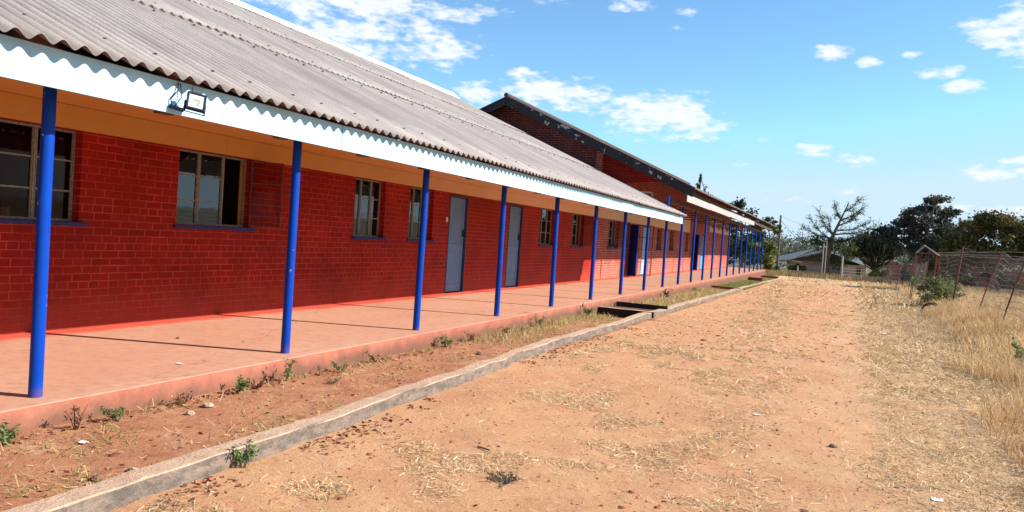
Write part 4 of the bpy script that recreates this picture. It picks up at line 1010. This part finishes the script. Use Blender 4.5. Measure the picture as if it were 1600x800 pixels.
# big dusky acacia-like tree, layered
rb = lambda *a: tuple(a)
tree('spreading_tree', (6.9, 78), 'tallest dark spreading tree with layered crown right of the spiky euphorbia', [(0, 0, 0), (.1, 0, 1.2), (-.1, 0, 2.3), (.3, 0, 3.2)], .28,
     [(-2.2, 0, 4.6, 1.2, 1.2, .6), (-1.5, .5, 5.5, 1.2, 1.2, .6), (-.7, -.4, 6.3, 1.2, 1.2, .55), (.3, .3, 7.0, 1.2, 1.3, .5), (1.0, -.4, 7.65, 1.1, 1.1, .42), (1.9, .4, 6.7, 1.1, 1.1, .55), (.5, -.6, 5.6, 1.5, 1.2, .75), (1.9, .5, 5.4, 1.2, 1.2, .8), (-1.7, -.6, 3.7, 1.3, 1.2, .7), (-.6, .2, 5.0, 1.2, 1.2, .6),
      (0, .5, 4.2, 1.5, 1.4, .8), (1.6, -.2, 3.9, 1.5, 1.4, .9), (-.8, 0, 3.0, 1.3, 1.4, .7), (2.6, 0, 2.7, 1.4, 1.4, .8), (.8, .4, 2.9, 1.4, 1.3, .7), (-3.3, 0, 4.0, .7, .8, .32), (-3.1, .3, 4.8, .7, .8, .3), (2.7, 0, 4.4, 1.0, 1.2, .8), (1.6, 0, 1.9, 1.3, 1.2, .5)],
     80, .14, 'leaf_mauve', 'bark_grey', group=GT, sub=10, subr=.42, flat=.3)
tree('broad_tree', (9.6, 56), 'broad olive and dark green tree with leaning trunk behind the wire fence', [(0, 0, 0), (-.15, 0, .8), (-.5, 0, 1.5), (-.9, 0, 2.1)], .17,
     [(-2.4, 0, 3.1, 1.1, 1.2, .8), (-1.6, .3, 4.3, 1.1, 1.2, .7), (-.6, -.2, 4.8, 1.2, 1.2, .6), (.6, .3, 4.6, 1.2, 1.2, .7), (1.5, -.2, 4.1, 1.1, 1.2, .7), (2.4, 0, 3.5, 1.1, 1.2, .7), (-.9, .6, 3.5, 1.4, 1.2, .8), (.6, -.4, 3.4, 1.3, 1.2, .8), (1.8, .4, 2.8, 1.2, 1.2, .6), (-2.9, .3, 2.3, .9, 1.1, .5), (-1.7, .2, 2.3, 1.1, 1.1, .45), (.2, .3, 2.5, 1.2, 1.1, .45), (3.2, 0, 2.6, 1.0, 1.1, .7), (3.0, .4, 4.6, .5, .6, .3)],
     120, .115, 'leaf_olive', 'bark', group=GT, sub=10, subr=.5, flat=.3)
tree('dark_tree', (12.2, 74), 'dark rounded tree standing behind the broad olive tree', [(0, 0, 0), (0, 0, 1.8), (.2, 0, 2.8)], .25,
     [(-2.4, 0, 4.6, 1.4, 1.3, .9), (-.8, 0, 5.5, 1.4, 1.3, .8), (.9, 0, 5.5, 1.4, 1.3, .8), (2.4, 0, 4.9, 1.3, 1.3, .8), (0, .4, 3.9, 1.9, 1.4, 1.0), (-2.2, .2, 3.0, 1.5, 1.3, .9), (2.4, .2, 3.3, 1.5, 1.4, .9), (-3.6, .2, 2.4, 1.2, 1.2, .9), (.3, 0, 2.4, 1.6, 1.3, .8)],
     48, .17, 'leaf_dark', 'bark', group=GT, sub=8, subr=.38)
tree('dark_tree', (10.4, 85), 'dark tree filling the dip between the tallest tree and the broad olive tree', [(0, 0, 0), (0, 0, 1.8), (.2, 0, 2.8)], .25,
     [(-1.9, 0, 4.4, 1.4, 1.3, .9), (-.5, 0, 5.4, 1.4, 1.3, .8), (1.2, 0, 5.1, 1.4, 1.3, .8), (0, .4, 3.6, 1.9, 1.4, 1.0), (-2.2, .2, 2.8, 1.5, 1.3, .9), (2.2, .2, 3.3, 1.5, 1.4, .9), (.3, 0, 2.0, 1.6, 1.3, .8)],
     60, .17, 'leaf_mauve', 'bark', group=GT, sub=9, subr=.42)
tree('dark_tree', (17.2, 70), 'dark tree rising at the right edge above the fence wires', [(0, 0, 0), (0, 0, 1.6), (.2, 0, 2.6)], .22,
     [(-2.2, 0, 3.6, 1.4, 1.3, .9), (-.5, 0, 4.6, 1.4, 1.3, .9), (1.3, 0, 4.4, 1.4, 1.3, .9), (-1.2, 0, 2.6, 1.5, 1.3, .7), (1.2, 0, 2.8, 1.6, 1.3, .8)], 46, .16, 'leaf_olive', 'bark', group=GT, sub=8, subr=.38)
# trees behind the second building
tree('leafy_tree', (-8.6, 80), 'dark leafy tree rising over the far end of the taller roof', [(0, 0, 0), (0, 0, 2), (-.2, 0, 3.4)], .22,
     [(-1.8, 0, 5.3, 1.1, 1.1, .7), (-.6, 0, 6.6, .8, .9, .8), (.2, 0, 5.6, 1.1, 1.1, .8), (1.6, 0, 4.4, 1.1, 1.2, .6), (-1.2, 0, 4.2, 1.5, 1.3, .8), (.8, 0, 3.4, 1.5, 1.2, .8), (-2.4, 0, 3.0, 1.3, 1.1, .9), (-.6, 0, 2.2, 1.6, 1.2, .9), (1.4, 0, 2.0, 1.4, 1.2, .9)], 52, .15, 'leaf_dark', 'bark', group=GT)
tree('leafy_tree', (-5.6, 74), 'mid green tree whose rounded top stands beside the utility pole', [(0, 0, 0), (0, 0, 1.6), (.1, 0, 2.8)], .16,
     [(-1.3, 0, 4.3, .8, .9, .5), (-.3, 0, 4.75, .8, .8, .45), (.5, 0, 4.1, .7, .8, .5), (-1.0, 0, 3.2, 1.1, 1., .7), (-2.0, 0, 2.2, 1.1, 1.1, .9), (-3.6, 0, 2.0, 1.1, 1.1, .9), (-3.4, 0, 3.4, 1.1, 1.1, .9)], 52, .13, 'leaf_mid', 'bark', group=GT)
tree('leafy_bush', (-5.55, 70), 'yellow green bushy tree just past the end of the verandah', [(0, 0, 0), (0, 0, .7), (.1, 0, 1.2)], .12,
     [(-.8, 0, 2.3, .8, .8, .6), (.1, 0, 2.5, .7, .8, .5), (.5, 0, 1.8, .6, .8, .6), (-.3, 0, 1.5, .9, .9, .7), (-1.3, 0, 1.2, .8, .9, .7), (.3, 0, .9, .6, .8, .5)], 60, .11, 'leaf_yellow', 'bark', group=GT)
tree('dark_bush', (-9.6, 72), 'dark bushes seen between the last verandah posts', [(0, 0, 0), (0, 0, .7), (.1, 0, 1.2)], .12,
     [(-1.2, 0, 2.0, 1.2, 1., .9), (.6, 0, 2.4, 1.1, 1., .8), (1.8, 0, 1.6, 1.0, 1., .8), (0, 0, 1.0, 1.3, 1, .7), (2.6, 0, 2.8, .9, .9, .6)], 55, .13, 'leaf_dark', 'bark', group=GT)
tree('slender_tree', (-11.6, 70), 'thin dark treetop showing above the middle of the taller roof', [(0, 0, 0), (0, 0, 3), (0, 0, 5.2), (.05, 0, 8.2)], .12,
     [(0.05, 0, 8.1, .14, .2, .5), (-.1, 0, 7.4, .2, .2, .3), (.45, 0, 7.1, .22, .2, .42), (-.5, 0, 6.9, .25, .2, .2), (.85, 0, 6.6, .25, .2, .4), (.1, 0, 6.2, .4, .4, .5), (1.1, 0, 6.0, .3, .3, .35)], 14, .12, 'leaf_dark', 'bark', group=GT, sub=5, subr=.5)
# bare spreading tree with thin leaves in front of the house
e = empty('thorn_tree', (-.75, 86, float(G(-.75, 86))), 'sparse tree with wide bare upper branches in front of the grey roofed house', 'tree', GT)
B = Vector(e.location); m = MB(); P = []
m.tube([B-Vector((0, 0, .4)), B+Vector((0, 0, 1.)), B+Vector((.05, 0, 2.6)), B+Vector((.35, 0, 4.2)), B+Vector((1.0, 0, 6.0)), B+Vector((1.7, .1, 7.9))], [.44, .38, .34, .19, .11, .04], 10)
BR = [((.35, 0, 4.1), (-2.6, .6, 5.1)), ((.3, 0, 3.9), (-2.0, -.6, 6.1)), ((.4, 0, 4.4), (-1.2, .2, 7.0)), ((.6, 0, 4.9), (3.8, .4, 5.9)), ((.8, 0, 5.4), (2.9, -.5, 7.0)), ((.45, 0, 4.5), (4.6, -.2, 5.6)), ((1.0, 0, 6.0), (3.1, .3, 7.5)),
      ((1.1, 0, 6.1), (.3, -.3, 7.6)), ((.3, 0, 3.8), (2.7, .5, 4.3)), ((.2, 0, 3.4), (-2.9, 0, 3.9)), ((.4, 0, 4.3), (-.2, .7, 6.4)), ((1.3, 0, 6.9), (2.6, 0, 8.2)), ((.2, 0, 3.5), (-1.5, .5, 4.3)), ((.3, 0, 3.7), (3.5, -.5, 4.9))]
for a, b in BR:
    a = Vector(a); b = Vector(b); mid = a.lerp(b, .5)+Vector((0, 0, -.25)); m.tube([B+a, B+mid, B+b], [.10, .055, .018], 6)
    for k in range(24):
        f = random.uniform(.12, 1); p = a.lerp(mid, f*2) if f < .5 else mid.lerp(b, f*2-1)
        d = (Vector((b.x-a.x, 0, 0)).normalized()*random.uniform(-.2, 1.3)+Vector((0, random.uniform(-.8, .8), random.uniform(-.35, 1.25)))).normalized()*random.uniform(.3, 1.0)
        m.tube([B+p, B+p+d*.5+Vector((0, 0, -.04)), B+p+d], [.024, .016, .008], 4)
        for q in range(16): P.append(B+p+d*random.uniform(.1, 1.15)+Vector((random.gauss(0, .12), random.gauss(0, .12), random.gauss(0, .07))))
m.build('trunk', M['bark'], e)
V1 = leaves(np.array([tuple(p) for p in P]), .075, flat=.5, val=.25)
low = []
for c, rd, va in (((-.6, 0, 3.0), (1.2, 1, .7), .25), ((.9, 0, 2.9), (1.3, 1, .8), .35), ((1.9, 0, 3.2), (.9, .9, .5), .8), ((1.8, 0, 2.2), (.9, .9, .5), .75), ((.3, 0, 2.1), (1.1, 1, .5), .2), ((-1.0, 0, 3.8), (.8, .8, .4), .3), ((2.6, 0, 3.0), (.6, .8, .35), .9), ((.6, 0, 3.8), (1.0, .9, .4), .3), ((1.2, 0, 1.5), (.8, .8, .3), .6)):
    for q in blob_pts(10, tuple(B+Vector(c)), rd, .3): low.append(leaves(q+rng.normal(size=(34, 3))*np.array(rd)*.22, .11, flat=.3, val=va))
V, F, r = cat([V1]+low); np_mesh('crown', V, F, M['leaf_mid'], e, r)
# euphorbia
e = empty('candelabra_tree', (3.85, 88, float(G(3.85, 88))), 'dark candelabra euphorbia with a dome of upright fleshy arms', 'tree', GT); B = Vector(e.location)
m = MB(); m.tube([B-Vector((0, 0, .4)), B+Vector((0, 0, .7)), B+Vector((0, 0, 1.5))], [.22, .20, .22], 8); m.build('trunk', M['bark_grey'], e)
mm = MB(); vals = []
def arm(p, r0):
    b0 = len(mm.f); mm.tube([B+q for q in p], r0, 4, sm=False); vals.extend([random.random()]*(len(mm.f)-b0))
for k in range(46):
    a = random.uniform(0, 6.28); t_ = math.sqrt(random.uniform(.02, 1)); r1 = 1.9*t_; z1_ = 1.9+1.9*(1-t_)*random.uniform(.5, 1.1)+random.uniform(0, .7)
    st = Vector((.12*math.cos(a), .12*math.sin(a), 1.1+.5*random.random())); nd = Vector((r1*math.cos(a), r1*.8*math.sin(a), z1_))
    arm([st, st.lerp(nd, .55)+Vector((0, 0, -.22)), nd], [.06, .055, .05])
    for q in range(9):
        a2 = a+random.gauss(0, .45+.5*(1-t_)); rr_ = min(2.9, max(.05, r1+random.gauss(.45, .35))); tt = rr_/2.9
        en = Vector((rr_*math.cos(a2), rr_*.8*math.sin(a2), 2.6+2.75*math.sqrt(max(.03, 1-tt*tt))*random.uniform(.8, 1.03))); 
        if en.z < nd.z+.4: en.z = nd.z+.6*random.uniform(.6, 1.3)
        arm([nd, Vector((nd.x*.35+en.x*.65, nd.y*.35+en.y*.65, nd.z+.22)), Vector((en.x, en.y, nd.z*.4+en.z*.6)), en], [.045, .06, .066, .045])
o = mm.build('crown', M['euph'], e); at = o.data.attributes.new('rnd', 'FLOAT', 'FACE'); at.data.foreach_set('value', vals)
# bush at the gate and field shrubs
def bush(x, y, w, h, mt, label, name='bush', leaf=.06, nb=7, per=60, grp='bushes near the fence'):
    bl = []
    for k in range(nb):
        a = random.uniform(0, 6.28); q = random.uniform(0, .75); bl.append((math.cos(a)*w*q, math.sin(a)*w*q*.8, h*random.uniform(.25, .72), w*.42, w*.42, h*.28))
    return tree(name, (x, y), label, [(0, 0, 0), (0, 0, h*.2), (.02, 0, h*.4)], .03, bl, per, leaf, mt, 'bark', 'bush', grp, sub=6, subr=.45)
bush(3.75, 33.5, 1.05, 1.25, 'leaf_gate', 'leafy green bush growing at the foot of the rusty gate frame', leaf=.05, nb=11, per=60)
bush(4.4, 88, 1.3, 1.6, 'leaf_yellow', 'yellow green bush at the foot of the candelabra euphorbia', leaf=.11)
bush(8.3, 36, .9, .9, 'leaf_mid', 'low green bush in the field behind the sagging wire mesh', leaf=.06)
bush(10.0, 42, 1.0, 1.0, 'leaf_olive', 'olive bush in the field beneath the broad tree', leaf=.07)
bush(-5.2, 76, .8, .9, 'leaf_dark', 'dark scrub at the foot of the utility pole', leaf=.08)
bush(-3.6, 84, 1.0, 1.3, 'leaf_dark', 'dark shrub in front of the house wall', leaf=.1)
for k, (x, y, s) in enumerate(((8.2, 92, 1.7), (11.5, 90, 1.8), (15.0, 88, 1.9))):
    bush(x, y, s, s*1.15, 'leaf_dark', ['dark thicket behind the gate frame', 'dark thicket under the tallest tree', 'dark thicket behind the leaning fence post'][k], leaf=.16, nb=10, per=60, name='thicket')
# tree off to the right that the windows mirror
tree('field_tree', (15.5, 34), 'tree in the field far right of the yard', [(0, 0, 0), (0, 0, 1.5), (.3, 0, 3)], .25,
     [(-1.8, 0, 4.4, 1.3, 1.3, .8), (0, 1, 5.5, 1.5, 1.5, .8), (1.8, 0, 4.8, 1.4, 1.4, .8), (0, -1, 4.2, 1.6, 1.6, .8)], 50, .17, 'leaf_dark', 'bark', group=GT)

# distant wooded rise
parts = []
for k in range(300):
    y = random.uniform(135, 330); x = random.uniform(-.34*y-10, .30*y+20)*1.0
    z = float(G(x, y)); s = random.uniform(1.8, 3.6)
    if -.10*y < x < .04*y and y > 200: s *= 1.1
    for q in blob_pts(6, (x, y, z+s*.9), (s*1.1, s*1.1, s*.6), .4): parts.append(leaves(q+rng.normal(size=(30, 3))*s*.3, .34, flat=.2, val=random.uniform(.1, .9)))
V, F, r = cat(parts)
tag(np_mesh('distant_woodland', V, F, M['hill_leaf'], rnd=r), 'grey green woodland covering the distant rise', 'woodland', kind='stuff')

# ------------------------------------------------------------------ house far behind
gz = float(G(-3, 105))
HO = empty('house', (-2, 105, gz), 'plastered house with dark grey roof beyond the end fence', 'house')
m = MB(); m.box(-5.3, 2.9, 103.2, 112, gz-.3, .66)
m.build('wall', M['house_wall'], HO)
m = MB()
# left wing: gable facing the yard, roof ridge running away
def slab_roof(m, pts, t=.08):
    v = pts+[(p[0], p[1], p[2]-t) for p in pts]; m.add(v, [(0, 1, 2, 3), (7, 6, 5, 4), (0, 4, 5, 1), (1, 5, 6, 2), (2, 6, 7, 3), (3, 7, 4, 0)])
slab_roof(m, [(-8.2, 101.5, .25), (-5.2, 101.5, .62), (-2.7, 110, 2.25), (-8.2, 110, .6)])
slab_roof(m, [(-5.3, 101.8, .62), (-1.2, 101.8, 1.95), (-1.2, 111, 2.25), (-5.3, 111, 1.0)])
slab_roof(m, [(-1.2, 101.8, 1.95), (3.4, 101.8, .75), (3.4, 111, .9), (-1.2, 111, 2.25)])
slab_roof(m, [(.6, 99.5, 1.35), (3.7, 99.5, .45), (4.6, 104, .55), (1.6, 104, 1.5)])
m.build('roof', M['roof_grey_far'], HO)
m = MB(); m.add([(-5.0, 102.6, .60), (-1.2, 102.6, 1.80), (-1.2, 102.6, .60)], [(0, 2, 1)]); m.add([(-1.2, 102.6, .60), (-1.2, 102.6, 1.8), (2.9, 102.6, .72), (2.9, 102.6, .60)], [(0, 3, 2, 1)]); m.add([(-5.0, 102.7, .60), (-1.2, 102.7, 1.80), (-1.2, 102.7, .60)], [(0, 1, 2)])
m.build('gable', M['dark_timber'], HO)
m = MB(); m.box(.9, 3.5, 100, 103.1, gz-.3, .5); m.build('side_wing', M['house_wall'], HO)
for x0, x1, z0, z1, yv in ((2.45, 2.95, -.75, .22, 99.97), (-.25, .75, -.25, .12, 103.17), (-4.6, -4.0, -.6, .1, 103.17)):
    m = MB(); m.box(x0, x1, yv-.03, yv+.02, z0, z1); w_ = m.build('window', M['frame_grey'], HO)
    m = MB(); m.box(x0+.05, (x0+x1)/2-.02, yv-.045, yv-.032, z0+.05, z1-.05); m.box((x0+x1)/2+.02, x1-.05, yv-.045, yv-.032, z0+.05, z1-.05); m.build('pane', M['black'], w_)
m = MB(); m.beam((-4.9, 102.4, .52), (-3.7, 102.4, .38), .1, .08); m.build('awning', M['white_metal'], HO)
m = MB()
BW = empty('boundary_wall', (12, 99, float(G(12, 99))), 'weathered reddish boundary wall behind the right hand fence', 'wall')
m.box(5.4, 40, 98.9, 99.2, -1.5, .95); m.box(5.3, 40.1, 98.85, 99.25, .952, 1.03)
for k in range(12): m.box(5.4+3*k, 5.7+3*k, 98.8, 98.89, -1.5, 1.02)
m.build('wall', M['red_wall'], BW)
# utility pole
m = MB(); gz = float(G(-5.0, 77.5)); UP = empty('utility_pole', (-5.0, 77.5, gz), 'tall dark wooden utility pole past the verandah end', 'pole')
m.tube([(-5.0, 77.5, gz-.4), (-5.0, 77.5, 2), (-5.02, 77.5, 4.95)], [.13, .11, .09], 10); m.build('pole', M['pole'], UP)
m = MB(); m.tube([(-5.02, 77.5, 4.5), (-4.1, 82, 3.4), (-2.5, 95, 1.6)], .02, 5); m.build('stay_wire', M['black'], UP)
m = MB(); m.tube([(-5.02, 77.5, 4.85), (-1.5, 90, 3.9)], .01, 4); m.build('wire', M['black'], UP)
m = MB(); m.box(-5.06, -4.98, 77.36, 77.42, 4.6, 4.75); m.build('insulator', M['white_metal'], UP)
m = MB(); gz = float(G(-11.4, 300)); m.tube([(-11.4, 300, gz), (-11.4, 300, 9.9)], [.3, .12], 6); m.beam((-12, 300, 7.8), (-10.8, 300, 7.8), .15, .15); m.beam((-11.8, 300, 8.8), (-11, 300, 8.8), .15, .15)
tag(m.build('radio_mast', M['pole']), 'thin mast on the distant wooded rise', 'mast')

# ------------------------------------------------------------------ fences
# end fence
EF = empty('end_fence', (-1, 76, float(G(-1, 76))), 'low wire fence with pale posts closing the far end of the yard', 'fence')
for x, y, h, r_, lab in ((-3.25, 79.5, .95, .07, None), (-1.05, 78, 3.25, .055, 'tall thin pale pole'), (-.80, 78.2, 3.4, .045, None), (.62, 72.5, 2.1, .085, 'thick white post'), (-5.9, 79, 1.2, .06, None), (2.6, 75, 1.2, .06, None)):
    g_ = float(G(x, y)); m = MB(); m.tube([(x, y, g_-.2), (x+.02, y, g_+h)], [r_, r_*.85], 8); m.build('post', M['pole_pale'], EF)
m = MB(); g_ = float(G(.2, 72.8)); m.tube([(-.75, 73, g_+.05), (.3, 72.7, g_+1.1)], .04, 6); m.build('brace', M['pole'], EF)
m = MB()
for z in (.25, .5, .75, 1.0):
    prev = None
    for x, y in ((-5.9, 79), (-3.25, 79.5), (-1.05, 78), (.62, 72.5), (2.6, 75), (4.0, 78)):
        p = (x, y, float(G(x, y))+z)
        if prev: m.tube([prev, p], .008, 4, cap=False)
        prev = p
m.build('wire', M['wire'], EF)
# side fence
SF = empty('wire_fence', (4.1, 30, float(G(4.1, 30))), 'rusty leaning wire mesh fence along the right side of the yard', 'fence')
FP = [(3.78, 18, 1.85, .30), (3.85, 22.3, 1.9, .50), (4.15, 27.8, 2.15, .62), (4.15, 32.8, 2.35, .20), (3.95, 36.6, 2.1, .12)]
FP2 = [(3.85, 39.8, 1.9, .1), (3.9, 45, 1.8, .25), (4.0, 50, 1.8, .3), (4.05, 55, 1.75, .15), (4.1, 60, 1.75, .2), (4.1, 66, 1.7, .1), (4.1, 72, 1.7, .1), (4.0, 78, 1.6, .1)]
tops = []
for lst in (FP, FP2):
    for k, (x, y, h, ln) in enumerate(lst):
        g_ = float(G(x, y)); m = MB(); r_ = .035 if (y, h) == (32.8, 2.35) else (.022 if y < 60 else .03)
        m.tube([(x, y, g_-.2), (x+ln*.5, y, g_+h*.5), (x+ln, y, g_+h)], r_, 6); m.build('post', M['rust'], SF)
for lst in (FP, FP2):
    m = MB()
    for (xa, ya, ha, la), (xb, yb, hb, lb) in zip(lst[:-1], lst[1:]):
        ga_, gb_ = float(G(xa, ya)), float(G(xb, yb)); far_ = ya > 45
        def S(f, v):
            h = ha+(hb-ha)*f; ln = la+(lb-la)*f; sag = .07*math.sin(math.pi*f)*v+.03*math.sin(9*f+ya)
            return Vector((xa+(xb-xa)*f+ln*v+.05*math.sin(f*math.pi)*math.sin(ya), ya+(yb-ya)*f, ga_+(gb_-ga_)*f+.05+(h-.12)*v-sag))
        rows = [i/12 for i in range(13)] if not far_ else [i/5 for i in range(6)]
        for v in rows:
            m.tube([S(i/8, v) for i in range(9)], .0058 if not far_ else .007, 3, cap=False, sm=False)
        nc = int((yb-ya)/.19) if not far_ else int((yb-ya)/.5)
        for c_ in range(1, nc): m.tube([S(c_/nc+.02*math.sin(c_*3.3+v)*v/nc, v) for v in (0, .25, .5, .75, 1)], .0032 if not far_ else .005, 3, cap=False, sm=False)
    m.build('wire_mesh', M['wire'], SF)
# overhead strands at right
m = MB()
for dz in (0, .12, .3): m.tube([(3.9+.3, 39, 1.75+dz*.3), (6.5, 36.5, 1.72+dz), (11.5, 35, 1.72+dz)], .008, 4)
m.build('barbed_strand', M['wire'], SF)
# gate frame
gx, gy = 3.18, 38.2; gz = float(G(gx, gy))
GA = empty('gate_frame', (gx, gy, gz), 'rusty steel entrance frame with small pitched top in the fence line', 'gate')
m = MB(); wG = .82; dG = .75; hG = 2.12; xr = gx+wG
cor = [(gx, gy), (xr, gy), (gx+.12, gy+dG), (xr+.12, gy+dG)]
for x, y in cor: m.tube([(x, y, gz-.1), (x+.09, y, gz+hG)], .019, 6)
for z in (hG, .95):
    for a, b in ((0, 1), (1, 3), (3, 2), (2, 0)):
        pa, pb = cor[a], cor[b]; o_ = .09*z/hG; m.tube([(pa[0]+o_, pa[1], gz+z), (pb[0]+o_, pb[1], gz+z)], .018, 6)
m.tube([((gx+xr)/2+.0, gy, gz), ((gx+xr)/2+.09, gy, gz+hG)], .014, 5)
m.build('frame', M['rust'], GA)
m = MB(); ap = gx+wG*.38+.09
for yy_, xo in ((gy, 0), (gy+dG, .12)):
    m.tube([(gx+.09+xo, yy_, gz+hG), (ap+xo, yy_, gz+hG+.36), (xr+.09+xo+.1, yy_, gz+hG-.06)], .022, 6)
m.tube([(ap, gy, gz+hG+.36), (ap+.12, gy+dG, gz+hG+.36)], .016, 6)
m.build('pitched_top', M['pole_pale'], GA)
m = MB(); k = 26; rg = [(xr+.42+.20*math.cos(6.28*i_/k), gy+.5, gz+1.78+.30*math.sin(6.28*i_/k)) for i_ in range(k+1)]
m.tube(rg, .02, 6); m.tube([(xr+.35, gy+.5, gz+1.5), (xr+.36, gy+.5, gz)], .02, 6); m.tube([(xr+.45, gy+.5, gz+1.45), (xr+1.0, gy+.3, gz+.95)], .02, 6); m.build('hoop', M['rust'], GA)
